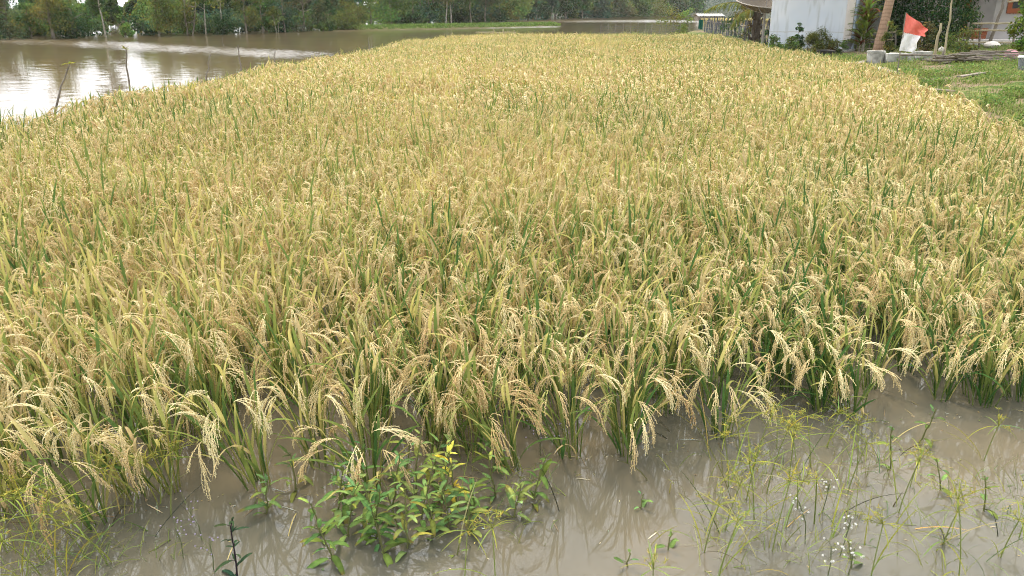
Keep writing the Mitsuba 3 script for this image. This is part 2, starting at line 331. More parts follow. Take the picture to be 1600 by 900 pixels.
for (x, y), vis in zip(spots, visible):
    d = math.hypot(x, y); front = y - np.interp(x, FX, FY)
    lodge = meshkit.noise(np.array([[x * 0.5, y * 0.4, 0.3], [x * 0.5, y * 0.4, 7.3], [x * 0.7, y * 0.7, 4.1]]), 5) - 0.5
    hs = (1.0 + 0.26 * lodge[2]) * rng.uniform(0.92, 1.08)
    edge = max(0.0, 1 - front / 0.45)
    tx = rng.normal() * 4.5 + 12 * edge * rng.random(); ty = rng.normal() * (4.5 + 4 * edge); tx += 16 * lodge[0]; ty += 18 * lodge[1]
    hs *= (0.76 + 0.22 * min(1.0, front / 2.2)) * (1 - 0.2 * edge * rng.random())
    M = transform(x, y, -0.02 - 0.03 * edge, rng.uniform(0, 360), rng.uniform(0.92, 1.1), hs, tx, ty)
    if near_n < 300 and vis and y < 5.2:
        near_n += 1
        k = tag(key_for('rice_plant'), 'ripe rice clump with drooping golden ears within the nearest rows of the field', 'rice plant', 'nearest rice clumps standing in the flood water')
        if front < 0.38: front_row.append((x, k, int(front > 0.19)))
        scene[k] = {'type': 'instance', 'g': {'type': 'ref', 'id': f'group_near_{rng.integers(NV[0])}'}, 'to_world': M}
    else:
        lod = 1 if d < 11.5 + rng.normal() * 1.4 else 2; v_ = rng.integers(NV[lod])
        for w in ('leaf', 'ear'):
            crop_n += 1
            scene[f'rice_crop__{crop_n:03d}'] = {'type': 'instance', 'g': {'type': 'ref', 'id': f'group_{lod}_{v_}_{w}'}, 'to_world': M}
tag('rice_crop', 'golden field of ripening rice reaching back from the nearest rows to the far fence', 'rice', kind='stuff')
ORD = 'first second third fourth fifth sixth seventh eighth ninth tenth eleventh twelfth thirteenth fourteenth fifteenth'.split()
for r, rn in enumerate(('front row at the water edge', 'second row from the water edge')):
    row = sorted((x, k) for x, k, q in front_row if q == r); nf = len(row)
    for i, (x, k) in enumerate(row):
        side, o = ('left', i) if i < nf / 2 else ('right', nf - 1 - i)
        if o < 15: labels[k]['label'] = f'rice clump in the {rn}, {ORD[o]} from the {side}'
print('near', near_n, 'crop', crop_n)

# ---------------------------------------------------------------- trees beyond the river
GREEN = {'grey': (0.105, 0.145, 0.066), 'olive': (0.155, 0.185, 0.050), 'dark': (0.042, 0.085, 0.030), 'mid': (0.090, 0.160, 0.044),
         'bright': (0.140, 0.240, 0.058), 'light': (0.195, 0.270, 0.078), 'blue': (0.060, 0.120, 0.068), 'yellow': (0.26, 0.27, 0.05)}
def leaf_cols(rng, n, tint, spread=0.3):
    c = np.array(GREEN[tint] if isinstance(tint, str) else tint); k = rng.normal(size=(n, 1)) * spread
    w = rng.normal(size=(n, 1)) * 0.15
    return np.clip(c * np.exp(k) * np.exp(np.hstack([w, w * 0, -w])), 0.004, 0.7)
def crown_leaves(mb, rng, blobs, n, size, tint, aspect=0.55):
    """Leaves through the volume of uneven clumps (x, y, z, rx, rz), thicker towards each clump's skin; each clump has its own hue."""
    w = np.array([b[3] ** 2 * b[4] for b in blobs]); w /= w.sum()
    for b, m in zip(blobs, rng.multinomial(n, w)):
        if not m: continue
        d = unit(rng.normal(size=(m, 3))); r = rng.random(m) ** 0.42 * (1 + 0.25 * rng.normal(size=m) * 0.6)
        P = np.array(b[:3]) + d * r[:, None] * np.array([b[3], b[3], b[4]])
        P[:, 2] = np.maximum(P[:, 2], 0.02)
        tt = np.array(GREEN[tint] if isinstance(tint, str) else tint) * np.exp(rng.normal() * 0.2) * np.exp(np.array([rng.normal() * 0.14, 0, 0]))
        quads(mb, P, d + np.array([0, 0, 0.7]) + rng.normal(size=(m, 3)) * 0.6, size * rng.uniform(0.6, 1.3, m), aspect, leaf_cols(rng, m, tuple(tt), 0.26), rng)
def limb(mb, a, b, r0, r1, rng, k=6, n=6, wob=0.06):
    t = np.linspace(0, 1, n)[:, None]; L = np.linalg.norm(np.array(b) - np.array(a))
    P = np.array(a) + (np.array(b) - np.array(a)) * t + np.cumsum(rng.normal(size=(n, 3)) * wob * L / n, axis=0) * np.sin(t * math.pi)
    tube(mb, P, np.linspace(r0, r1, n), k); return P
def tree(name, label, base, height, width, tint, seed, low=0.05, n=2600, size=0.15, trunk=0.07, bark='mat_bark', cat='tree', stems=1, blobs=14, group=None, lean=(0, 0), flat=1.0):
    """Trunk with limbs to every leaf clump; low is where the crown starts, as a share of the height."""
    rng = RNG(5, seed); base = np.array(base, float); t = thing(name, label, cat, group)
    bl, wood = [], MB()
    tops = []
    for s in range(stems):
        o = np.array([rng.normal(), rng.normal(), 0]) * (0.12 * width if stems > 1 else 0)
        top = base + o * 1.6 + np.array([lean[0], lean[1], height * 0.86])
        tops.append(limb(wood, base + o * 0.5 + np.array([0, 0, -0.6]), top, trunk, trunk * 0.3, rng, 7, 9, 0.08))
    for k in range(blobs):
        h = low + (1 - low) * (k + rng.random()) / blobs
        prof = math.sin(math.pi * min(1, 0.16 + 0.80 * (h - low) / (1 - low))) ** 0.6
        a = rng.uniform(0, 2 * math.pi); r = width * 0.5 * prof * rng.uniform(0.25, 0.85)
        rx = width * rng.uniform(0.16, 0.27) * flat; c = base + np.array([math.cos(a) * r + lean[0] * h, math.sin(a) * r + lean[1] * h, h * height])
        bl.append((*c, rx, rx * rng.uniform(0.55, 0.95)))
        P = tops[rng.integers(stems)]; j = int(np.argmin(np.abs(P[:, 2] - max(0.1, c[2] - 0.3 * r))))
        limb(wood, P[j], c, trunk * 0.42, trunk * 0.1, rng, 4, 4, 0.12)
    put('trunk', wood, bark, t, True)
    cr = MB(); crown_leaves(cr, rng, bl, n, size, tint); put('crown', cr, 'mat_leaf', t)
    return t
def shore(px, back=0.0):
    """The point of the far waterline seen at px, moved "back" metres away from the camera."""
    y = np.interp(px, [0, 200, 400, 520, 560, 700, 800, 860, 950, 1000, 1060], [62, 58, 52, 48, 45, 41, 35.5, 31, 28, 26, 24])
    p = G(px, y); d = unit(np.array([p[0], p[1], 0])); return p + d * back
TL = [  # px, back, height, width, tint, low, name, label
    (-28, 0.5, 2.7, 3.2, 'grey', 0.02, 'riverside_tree', 'grey green tree hanging over the river at the left border of the picture', {}),
    (18, 0.3, 2.4, 2.2, 'grey', 0.03, 'riverside_tree', 'bushy grey green tree left of the brown trunked tree by the river', {}),
    (82, 0.2, 3.2, 3.3, 'olive', 0.24, 'riverside_tree', 'olive tree with a brown trunk standing in the river, near the left border', {'trunk': 0.13, 'stems': 1, 'n': 3400}),
    (50, 1.8, 2.0, 1.9, 'mid', 0.06, 'riverside_tree', 'low green tree between grey green bush and olive tree with brown trunk', {}),
    (118, 0.3, 1.9, 2.5, 'dark', 0.06, 'riverside_tree', 'dark low tree with branches trailing in the river beside the olive tree', {}),
    (166, 1.0, 4.9, 1.9, 'dark', 0.36, 'riverside_tree', 'narrow dark green tree with pale trunk, tallest on the left bank', {'bark': 'mat_pale_bark', 'n': 3000, 'trunk': 0.06, 'lean': (-0.2, 0)}),
    (197, 0.2, 0.75, 1.3, 'bright', 0.05, 'riverside_bush', 'small bright green bush on the water right of the pale trunk', {'cat': 'bush', 'n': 900, 'blobs': 7}),
    (250, 0.8, 3.0, 3.5, 'olive', 0.14, 'riverside_tree', 'broad yellowish green tree right of the gap of sky above the river', {'n': 3600}),
    (292, 0.4, 2.5, 2.3, 'olive', 0.22, 'riverside_tree', 'small olive tree with two thin trunks in front of dark undergrowth', {'stems': 2}),
    (322, 0.9, 4.8, 2.6, 'mid', 0.42, 'riverside_tree', 'tall tree with pale thin trunk, left one of two pale trunks', {'bark': 'mat_pale_bark', 'trunk': 0.055}),
    (347, 0.4, 5.0, 2.5, 'light', 0.40, 'riverside_tree', 'tall tree with pale thin trunk, right one of two pale trunks', {'bark': 'mat_pale_bark', 'trunk': 0.055}),
    (352, 0.0, 0.95, 2.7, 'dark', 0.05, 'riverside_bush', 'dark spreading bush at the waterline under the two pale trunks', {'cat': 'bush', 'n': 1600, 'blobs': 9}),
    (385, 0.8, 4.2, 2.4, 'olive', 0.2, 'riverside_tree', 'olive green tree right of the pale trunks, before the dark thicket', {}),
    (412, 0.9, 3.6, 2.5, 'mid', 0.08, 'riverside_tree', 'mid green tree behind the slender pale green sapling', {}),
    (431, -0.1, 1.35, 1.3, 'light', 0.5, 'riverside_sapling', 'slender pale green sapling with forked pale stems in the river', {'bark': 'mat_pale_bark', 'n': 500, 'trunk': 0.035, 'stems': 2, 'blobs': 8, 'size': 0.2}),
    (446, 0.6, 3.0, 2.9, 'blue', 0.03, 'riverside_tree', 'rounded blue green tree right of the pale sapling', {'n': 3000}),
    (476, 0.9, 4.2, 4.0, 'grey', 0.05, 'riverside_tree', 'large grey green tree with dark hollow near the water', {'n': 3800}),
    (508, 0.4, 2.6, 2.1, 'dark', 0.03, 'riverside_tree', 'dark tree touching the water just left of the round olive bush', {}),
    (505, -0.8, 0.55, 1.0, 'bright', 0.1, 'riverside_bush', 'tiny bright green shrub in the water left of the round olive bush', {'cat': 'bush', 'n': 500, 'blobs': 5}),
    (543, 0.2, 2.15, 3.0, 'olive', 0.02, 'riverside_bush', 'round dome shaped olive green bush alone at the water edge', {'cat': 'bush', 'n': 4200, 'size': 0.12, 'blobs': 20}),
    (580, 5.0, 5.2, 4.6, 'bright', 0.1, 'riverside_tree', 'bright green tree behind the round olive bush', {'n': 3800}),
    (612, 7.5, 5.6, 4.4, 'mid', 0.16, 'levee_tree', 'bushy green tree at the left end of the grass levee', {'n': 3400}),
    (648, 11, 6.4, 3.4, 'mid', 0.42, 'levee_tree', 'slim trunked tree on the levee, first from the left', {'trunk': 0.08}),
    (672, 14, 6.8, 3.6, 'bright', 0.40, 'levee_tree', 'bright green slim trunked tree behind the levee, left of the pair', {'trunk': 0.08}),
    (697, 9, 6.2, 3.0, 'olive', 0.40, 'levee_tree', 'left tree of a pair with pale trunks on the levee', {'trunk': 0.075, 'bark': 'mat_pale_bark'}),
    (705, 9.4, 6.0, 3.0, 'olive', 0.42, 'levee_tree', 'right tree of a pair with pale trunks on the levee', {'trunk': 0.075, 'bark': 'mat_pale_bark'}),
    (737, 11, 6.6, 3.8, 'mid', 0.38, 'levee_tree', 'dark trunked green tree right of the pale pair on the levee', {'trunk': 0.1}),
    (757, 10, 5.8, 3.6, 'grey', 0.36, 'levee_tree', 'grey green tree with crooked trunk near the middle of the levee', {'trunk': 0.1, 'lean': (0.5, 0)}),
    (782, 12, 6.8, 3.6, 'olive', 0.40, 'levee_tree', 'olive crowned tree with thin pale trunk right of the crooked tree', {'trunk': 0.07, 'bark': 'mat_pale_bark'}),
    (812, 0.4, 3.4, 4.0, 'light', 0.26, 'levee_tree', 'light green spreading tree in front of the dark wood', {'n': 3400, 'trunk': 0.08, 'bark': 'mat_pale_bark'}),
    (838, 6.0, 5.2, 3.6, 'dark', 0.16, 'levee_tree', 'dark green tree just right of the light green spreading tree', {}),
    (862, 4.0, 5.4, 3.6, 'blue', 0.30, 'levee_tree', 'blue green tree with a straight thin trunk, above the flooded stretch', {'bark': 'mat_pale_bark'}),
    (884, 5.0, 6.0, 4.2, 'dark', 0.20, 'levee_tree', 'dark tree with several trunks above the flooded stretch', {'stems': 3}),
    (910, 3.0, 5.0, 3.6, 'mid', 0.34, 'levee_tree', 'mid green tree with pale trunk, last before the shrub thicket', {'bark': 'mat_pale_bark'}),
    (938, 5.0, 4.4, 5.2, 'blue', 0.03, 'levee_tree', 'wide blue green tree left of the shrub thicket across the water', {'n': 3600}),
    (968, 6.0, 4.6, 5.6, 'grey', 0.02, 'levee_tree', 'wide grey green tree in the shrub thicket across the water', {'n': 3600}),
    (1000, 4.0, 4.2, 6.4, 'mid', 0.02, 'levee_tree', 'green tree at the right end of the shrub thicket across the water', {'n': 3600}),
    (1032, 2.0, 4.4, 7.6, 'olive', 0.02, 'levee_tree', 'olive green tree where the far shore meets the hill', {'n': 3600, 'size': 0.2}),
]
for i, (px, back, h, w, tint, low, name, label, kw) in enumerate(TL):
    b = shore(px, back); far = np.linalg.norm(b) / 55
    kw = {'n': 2600, 'size': 0.13 * max(1.0, far), **kw}
    tree(name, label, (b[0], b[1], 0), h, w, tint, i, low, **kw)
# the wood behind them reads as one mass
rng = RNG(91); wood, stems_ = MB(), MB()
def in_gap(px): return any(a < px < b for a, b in ((52, 67), (85, 104), (136, 154), (203, 217), (234, 257)))
for k in range(210):
    px = rng.uniform(-160, 1100); back = rng.uniform(6, 40) if px < 560 else rng.uniform(18, 50)
    if px < 560 and (26 < px < 56 or 184 < px < 203) : back = 75
    b = shore(px, back); dist = np.linalg.norm(b[:2])
    if px < 560: h = dist * (rng.uniform(0.022, 0.040) if px < 330 else rng.uniform(0.03, 0.06)) if back < 70 else dist * 0.012
    else: h = rng.uniform(6, 10)
    w = h * rng.uniform(0.5, 0.9); low = 0.12 if rng.random() < 0.55 and not in_gap(px) else 0.36
    bl = []
    for q in range(9):
        u = low + (1 - low) * (q + rng.random()) / 9; a = rng.uniform(0, 6.3); r = w * 0.45 * rng.random() ** 0.5 * math.sin(math.pi * min(0.95, 0.15 + 0.8 * u)) ** 0.5
        rx = w * rng.uniform(0.18, 0.3); bl.append((b[0] + math.cos(a) * r, b[1] + math.sin(a) * r, u * h, rx, rx * 0.8))
    crown_leaves(wood, rng, bl, 1100, 0.0042 * dist, rng.choice(['grey', 'dark', 'mid', 'blue', 'mid', 'olive', 'bright']), 0.6)
    limb(stems_, (b[0], b[1], -0.6), (b[0] + rng.normal() * 0.3, b[1], h * 0.8), h * 0.014, h * 0.005, rng, 5, 5)
for k in range(170):
    if k % 3 == 0 and k < 110: rng.random(); continue
    px = rng.uniform(-100, 1060); back = rng.uniform(2.0, 9) if px < 560 else rng.uniform(9, 18); b = shore(px, back); dist = np.linalg.norm(b[:2])
    if 186 < px < 202 or in_gap(px): continue
    hh = (0.7 + 0.9 * rng.random()) * dist / 60; bl = [(b[0] + rng.normal() * 0.7, b[1] + rng.normal() * 0.5, hh * rng.uniform(0.2, 0.8), hh * 0.55, hh * 0.4) for q in range(5)]
    crown_leaves(wood, rng, bl, 420, 0.0032 * dist, rng.choice(['grey', 'dark', 'mid', 'blue', 'olive']), 0.6)
for k in range(26):
    px = rng.uniform(700, 750); b = shore(px, rng.uniform(14, 30)); dist = np.linalg.norm(b[:2]); hh = rng.uniform(1.0, 2.6)
    crown_leaves(wood, rng, [(b[0] + rng.normal() * 0.8, b[1] + rng.normal(), hh * rng.uniform(0.15, 0.9), hh * 0.5, hh * 0.45) for q in range(5)], 420, 0.0032 * dist, rng.choice(['grey', 'dark', 'mid', 'blue', 'olive']), 0.6)
scene['distant_wood__crowns'] = wood.shape('mat_leaf'); scene['distant_wood__trunks'] = stems_.shape('mat_bark', True)
tag('distant_wood', 'mixed green wood in the background behind the riverside trees', 'wood', kind='stuff')
# grass on the levee and low growth at its foot
def grass_mesh(n, sample, hmin, hmax, width, rng, cols):
    P = sample(n); n = len(P); az = rng.uniform(0, 2 * np.pi, n); h = rng.uniform(hmin, hmax, n); tl = rng.uniform(0.1, 0.9, n)
    d = np.stack([np.cos(az), np.sin(az), 0 * az], -1); s = np.stack([-np.sin(az), np.cos(az), 0 * az], -1) * (width * rng.uniform(0.6, 1.3, n) / 2)[:, None]
    mid = P + d * (h * tl * 0.35)[:, None] + np.array([0, 0, 1]) * (h * 0.62)[:, None]; tip = P + d * (h * tl)[:, None] + np.array([0, 0, 1]) * (h * rng.uniform(0.75, 1, n))[:, None]
    v = np.stack([P - s, P + s, mid + s * 0.7, mid - s * 0.7, tip], 1).reshape(-1, 3); i = np.arange(n)[:, None] * 5
    f = np.vstack([i + np.array(t) for t in ([0, 1, 2], [0, 2, 3], [3, 2, 4])])
    c = cols[rng.integers(len(cols), size=n)] * np.exp(rng.normal(size=(n, 1)) * 0.22)
    return MB().add(v, f, np.repeat(np.clip(c, 0, 0.8), 5, axis=0))
rng = RNG(92)
def levee_pts(n):
    x = rng.uniform(-16, 7, n); y = 75 + 0.85 * (x + 12) + rng.normal(size=n) * 1.8; z = levee_z(x, y); k = z > -0.03; return np.stack([x, y, z], -1)[k]
scene['levee_grass'] = grass_mesh(16000, levee_pts, 0.10, 0.3, 0.05, rng, np.array([(0.16, 0.25, 0.06), (0.2, 0.28, 0.08), (0.11, 0.2, 0.05)])).shape('mat_leaf')
tag('levee_grass', 'light green grass covering the low levee under the slim trees', 'grass', kind='stuff')
# hill
def hill_z(x, y):
    p = np.stack([x, y, x * 0], -1)
    return -3 + 62 * np.exp(-((x - 330) / 190) ** 2 - ((y - 800) / 160) ** 2) + 30 * np.exp(-((x - 60) / 150) ** 2 - ((y - 850) / 120) ** 2) + 9 * (meshkit.fbm(p * 0.03, 3, 4) - 0.5) + 5 * (meshkit.fbm(p * 0.13, 2, 6) - 0.4)
v, f = grid(np.arange(-250, 900, 6.0), np.arange(520, 1100, 6.0), hill_z)
def hill_col(p, n, uv):
    return mix((0.008, 0.022, 0.014), (0.022, 0.045, 0.024), smoothstep(0.3, 0.7, fbm(p.x * 0.14, p.y * 0.14, p.z * 0.2)))
scene['mat_hill'] = {'type': 'diffuse', 'reflectance': proc(hill_col)}
scene['hill'] = mikit.ply((v, f), 'mat_hill'); tag('hill', kind='structure')

# ---------------------------------------------------------------- right bank: grass
def ground_pt(px, py, z=0.42):
    p = G(px, py, z); p[2] = float(bank_z(p[0], p[1])); return p
rng = RNG(93)
def bank_pts(n):
    y = rng.uniform(8.5, 34, n); x = np.interp(y, BY, BX) - 0.35 + rng.uniform(0, 1, n) ** 1.15 * np.maximum(0.64 * y + 1.2 - np.interp(y, BY, BX), 0.5)
    z = bank_z(x, y); c = meshkit.fbm(np.stack([x * 0.9, y * 0.9, x * 0], -1), 3, 8); k = (z > -0.02) & (rng.random(n) < sstep(0.40, 0.58, c) + 0.10)
    return np.stack([x, y, z], -1)[k]
gc = np.array([(0.19, 0.27, 0.07), (0.25, 0.32, 0.09), (0.30, 0.33, 0.12), (0.15, 0.22, 0.055), (0.40, 0.36, 0.19)])
scene['bank_grass__short'] = grass_mesh(95000, bank_pts, 0.03, 0.10, 0.014, rng, gc).shape('mat_leaf')
def weed_pts(n):
    p = bank_pts(n); c = meshkit.noise(np.stack([p[:, 0] * 1.3, p[:, 1] * 1.3, p[:, 0] * 0 + 3], -1), 21); return p[c > 0.6]
scene['bank_grass__tall'] = grass_mesh(34000, weed_pts, 0.05, 0.17, 0.016, rng, gc).shape('mat_leaf')
p = weed_pts(60000); p[:, 2] += rng.uniform(0.02, 0.16, len(p)); lm = MB()
quads(lm, p, rng.normal(size=p.shape) * 0.6 + np.array([0, -0.2, 1]), rng.uniform(0.03, 0.07, len(p)), 0.55, leaf_cols(rng, len(p), (0.15, 0.24, 0.06)), rng)
scene['bank_grass__weeds'] = lm.shape('mat_leaf'); tag('bank_grass', 'patchy green grass and low weeds on the bank beside the rice', 'grass', kind='stuff')

# ---------------------------------------------------------------- right bank: buildings
def plaster(p, n, uv):
    g = fbm(p.x * 1.3, p.y * 1.3, p.z * 1.3); d = fbm(p.x * 7, p.y * 7, p.z * 2)
    c = mix((0.63, 0.69, 0.76), (0.72, 0.76, 0.81), smoothstep(0.3, 0.7, g))
    c = mix(c, (0.42, 0.44, 0.43), smoothstep(0.5, 0.75, fbm(p.x * 9, p.y * 9, p.z * 0.9)) * 0.5)
    c = mix(c, (0.46, 0.42, 0.34), smoothstep(0.03, 0.0, dr.abs(p.z - 0.95 - 0.05 * d)) * 0.5)
    return mix(c, (0.33, 0.33, 0.28), smoothstep(1.0, 0.4, p.z + 0.5 * d) * 0.7)
def cream(p, n, uv): return mix((0.68, 0.62, 0.56), (0.76, 0.71, 0.66), fbm(p.x * 3, p.y * 3, p.z * 3))
def concrete(p, n, uv):
    return mix((0.24, 0.24, 0.22), (0.50, 0.50, 0.46), smoothstep(0.25, 0.75, fbm(p.x * 7, p.y * 7, p.z * 7, octaves=4)))
def zinc(p, n, uv): return mix((0.36, 0.37, 0.38), (0.30, 0.17, 0.10), smoothstep(0.5, 0.75, fbm(p.x * 1.5, p.y * 0.6, p.z)))
def greywall(p, n, uv): return mix((0.36, 0.34, 0.33), (0.52, 0.49, 0.47), fbm(p.x * 2, p.y * 2, p.z * 3))
def redwood(p, n, uv): return mix((0.28, 0.075, 0.035), (0.42, 0.14, 0.06), fbm(p.x * 3, p.y * 3, p.z * 12))
def oldwood(p, n, uv): return mix((0.10, 0.085, 0.07), (0.33, 0.29, 0.24), fbm(p.x * 14, p.y * 14, p.z * 4))
def bamboo(p, n, uv): return mix((0.30, 0.25, 0.15), (0.50, 0.44, 0.30), fbm(p.x * 9, p.y * 9, p.z * 3))
def palmbark(p, n, uv): return mix((0.035, 0.028, 0.022), (0.13, 0.105, 0.08), fbm(p.x * 14, p.y * 14, p.z * 9))
def coco(p, n, uv):
    ring = smoothstep(0.75, 0.95, dr.abs(dr.sin(p.z * 26 + 2 * noise(p.x * 6, p.y * 6, p.z * 3))))
    return mix(mix((0.35, 0.225, 0.15), (0.44, 0.30, 0.205), fbm(p.x * 8, p.y * 8, p.z * 5)), (0.22, 0.13, 0.085), ring * 0.5)
for nm, fn in (('plaster', plaster), ('cream', cream), ('concrete', concrete), ('zinc', zinc), ('greywall', greywall), ('redwood', redwood), ('oldwood', oldwood), ('bamboo', bamboo), ('coco', coco), ('palmbark', palmbark)):
    scene['mat_' + nm] = {'type': 'twosided', 'bsdf': {'type': 'principled', 'base_color': proc(fn), 'roughness': 0.8, 'specular': 0.25}}
def plain(name, c, rough=0.6, spec=0.4): scene['mat_' + name] = {'type': 'twosided', 'bsdf': {'type': 'principled', 'base_color': rgb(*c), 'roughness': rough, 'specular': spec}}
plain('pipe', (0.36, 0.44, 0.55), 0.4); plain('dark', (0.03, 0.032, 0.036), 0.5); plain('flag_red', (0.78, 0.20, 0.155), 0.85, 0.1); plain('flag_white', (0.80, 0.80, 0.80), 0.85, 0.1)
plain('pink', (0.66, 0.30, 0.36), 0.8); plain('grey_plastic', (0.20, 0.21, 0.23), 0.5); plain('white', (0.76, 0.76, 0.74), 0.6); plain('cloth_green', (0.015, 0.11, 0.075), 0.9)
plain('dish', (0.085, 0.07, 0.05), 0.6); plain('rim', (0.33, 0.31, 0.28), 0.5); plain('net', (0.10, 0.11, 0.13), 0.8)
def corrugated(mb, x0, x1, y0, y1, z0, z1, pitch=0.16, amp=0.02):
    xs = np.linspace(x0, x1, int((x1 - x0) / pitch * 6)); z = amp * np.cos(2 * np.pi * (xs - x0) / pitch)
    v = np.vstack([np.stack([xs, xs * 0 + y0, z + z0], -1), np.stack([xs, xs * 0 + y1, z + z1], -1), np.stack([xs, xs * 0 + y1, z + z1 - 0.012], -1), np.stack([xs, xs * 0 + y0, z + z0 - 0.012], -1)])
    n = len(xs); i = np.arange(n - 1)[:, None]; q = [np.hstack([i + a * n, i + a * n + 1, i + b * n + 1, i + b * n]) for a, b in ((0, 1), (1, 2), (2, 3), (3, 0))]
    mb.add(v, np.vstack(q))
h = thing('house', 'small house with a blank pale blue wall and cream corner pillar at the field edge', 'house')
wy = 29.2; wx0 = at_depth(1201, 60, wy)[0]; wx1 = wx0 + 2.40; HA = math.radians(-23); HR = np.array([[math.cos(HA), -math.sin(HA), 0], [math.sin(HA), math.cos(HA), 0], [0, 0, 1.0]]); HO = np.array([wx0, wy, 0])
def hput(nm, mb, mat, smooth=False, **kw):
    """A part of the house, whose front is turned a little towards the river."""
    v, f, _ = mb.arrays(); return put(nm, ((v - HO) @ HR.T + HO, f), mat, h, smooth, **kw)
hput('wall', box(MB(), (wx0, wy, 0.1), (wx1, wy + 4.2, 3.0)), 'mat_plaster')
hput('pillar', box(MB(), (wx1 + 0.003, wy - 0.06, 0.12), (wx1 + 0.25, wy + 0.19, 3.0), bev=0.01), 'mat_cream', label='cream corner pillar')
hput('side_wall', box(MB(), (wx1 - 0.1, wy + 4.203, 0.1), (wx1 + 2.2, wy + 4.35, 3.0)), 'mat_greywall')
hput('footing', box(MB(), (wx0 - 0.05, wy - 0.12, 0.0), (wx1 + 0.42, wy - 0.003, 0.45), bev=0.01), 'mat_concrete')
pb = MB(); tube(pb, [(wx1 + 0.32, wy - 0.05, 0.45), (wx1 + 0.32, wy - 0.05, 2.95)], 0.055, 10); box(pb, (wx1 + 0.253, wy - 0.03, 1.2), (wx1 + 0.30, wy + 0.0, 1.24)); box(pb, (wx1 + 0.253, wy - 0.03, 2.3), (wx1 + 0.30, wy + 0.0, 2.34))
hput('drainpipe', pb, 'mat_pipe', 30, label='blue grey drainpipe at the right corner')
rf = MB(); corrugated(rf, wx0 - 0.4, wx1 + 0.6, wy - 0.5, wy + 2.1, 2.95, 3.75); corrugated(rf, wx0 - 0.4, wx1 + 0.6, wy + 2.12, wy + 4.7, 3.75, 2.95)
hput('roof', rf, 'mat_zinc', 30)
# shed behind the coconut palm
sx, sy = at_depth(1346, 20, 35)[0], 35.0
t = thing('shed', 'weathered grey shed of horizontal boards behind the leaning palm trunk', 'shed')
for i in range(13):
    z = 0.42 + i * 0.2; rr = RNG(i, 3)
    put('plank', box(MB(), (sx + rr.uniform(-0.03, 0.03), sy + rr.uniform(0, 0.02), z), (sx + 3.0, sy + 0.04 + rr.uniform(0, 0.02), z + 0.175)), 'mat_oldwood', t)
put('post', box(MB(), (sx + 0.62, sy - 0.11, 0.3), (sx + 0.78, sy - 0.003, 3.1)), 'mat_greywall', t)
rf = MB(); corrugated(rf, sx - 0.3, sx + 3.2, sy - 0.5, sy + 2.6, 3.1, 3.6); put('roof', rf, 'mat_zinc', t, 30)
# second house
h = thing('house', 'grey house with red brown timber, partly hidden at the right border of the picture', 'house')
hy = 32.5; X = lambda px: at_depth(px, 30, hy)[0]; Z = lambda py: at_depth(1500, py, hy)[2]
put('wall', box(MB(), (X(1552), hy, 0.3), (X(1552) + 5, hy + 4, 3.0)), 'mat_greywall', h)
put('wall', box(MB(), (X(1480), hy + 1.6, 0.3), (X(1552) - 0.003, hy + 1.75, 3.0)), 'mat_greywall', h)
put('plinth', box(MB(), (X(1500), hy - 0.5, 0.2), (X(1552) + 5, hy - 0.003, Z(61)), bev=0.012), 'mat_cream', h, label='white painted plinth')
w = put('window', box(MB(), (X(1570), hy - 0.05, Z(21)), (X(1600), hy - 0.003, Z(-22))), 'mat_redwood', h, label='red brown window')
put('pane', box(MB(), (X(1577), hy - 0.058, Z(13)), (X(1593), hy - 0.052, Z(-14))), 'mat_dark', w)
dz = put('door', box(MB(), (X(1536), hy + 1.54, Z(60)), (X(1556) - 0.2, hy + 1.597, Z(-40))), 'mat_redwood', h, label='red brown door')
for i in range(3):
    a = X(1513) + 0.0; put('board', box(MB(), (a, hy - 0.42 - 0.03 * i, Z(60) + 0.003 + 0.13 * i), (X(1536), hy - 0.38 - 0.03 * i, Z(60) + 0.125 + 0.13 * i)), 'mat_redwood', h)
rf = MB(); corrugated(rf, X(1470), X(1552) + 5.4, hy - 0.9, hy + 2.2, 2.95, 3.9); corrugated(rf, X(1470), X(1552) + 5.4, hy + 2.22, hy + 5, 3.9, 2.9); put('roof', rf, 'mat_zinc', h, 30)

# ---------------------------------------------------------------- right bank: fences, poles, flag
def pole(mb, px0, py0, px1, py1, depth, r0, r1=None, n=6, wob=0.0, seed=0, sink=0.25, k=6, depth1=None):
    a, b = at_depth(px0, py0, depth), at_depth(px1, py1, depth1 or depth); rr = RNG(seed, 17)
    tt = np.linspace(0, 1, n)[:, None]; P = a + (b - a) * tt + rr.normal(size=(n, 3)) * wob
    P[0] = P[0] - unit(b - a) * sink
    return tube(mb, P, np.linspace(r0, r1 or r0, n), k)
pole_things = [('bamboo_pole', 'long thin bamboo pole leaning right in front of the dark shrub', 'pole', (1475, 93, 1490, -14), 22.6, 0.030, 0.018, 'mat_bamboo'),
               ('wooden_stake', 'short pale stake left of the long bamboo pole', 'stake', (1461, 84, 1471, 37), 22.9, 0.040, 0.030, 'mat_bamboo'),
               ('wooden_stake', 'dark short stick beside the foot of the long bamboo pole', 'stake', (1470, 96, 1476, 76), 21.6, 0.028, 0.022, 'mat_oldwood'),
               ('wooden_prop', 'dark leaning post in front of the grey house wall', 'post', (1547, 68, 1569, 0), 29.5, 0.060, 0.045, 'mat_oldwood')]
for i, (nm, lab, cat, a, d, r0, r1, m) in enumerate(pole_things):
    t = tag(key_for(nm), lab, cat); scene[t] = pole(MB(), *a, d, r0, r1, wob=0.012, seed=i).shape(m, True)
t = thing('rail_fence', 'bamboo rail fence between the dark shrub and the grey house', 'fence')
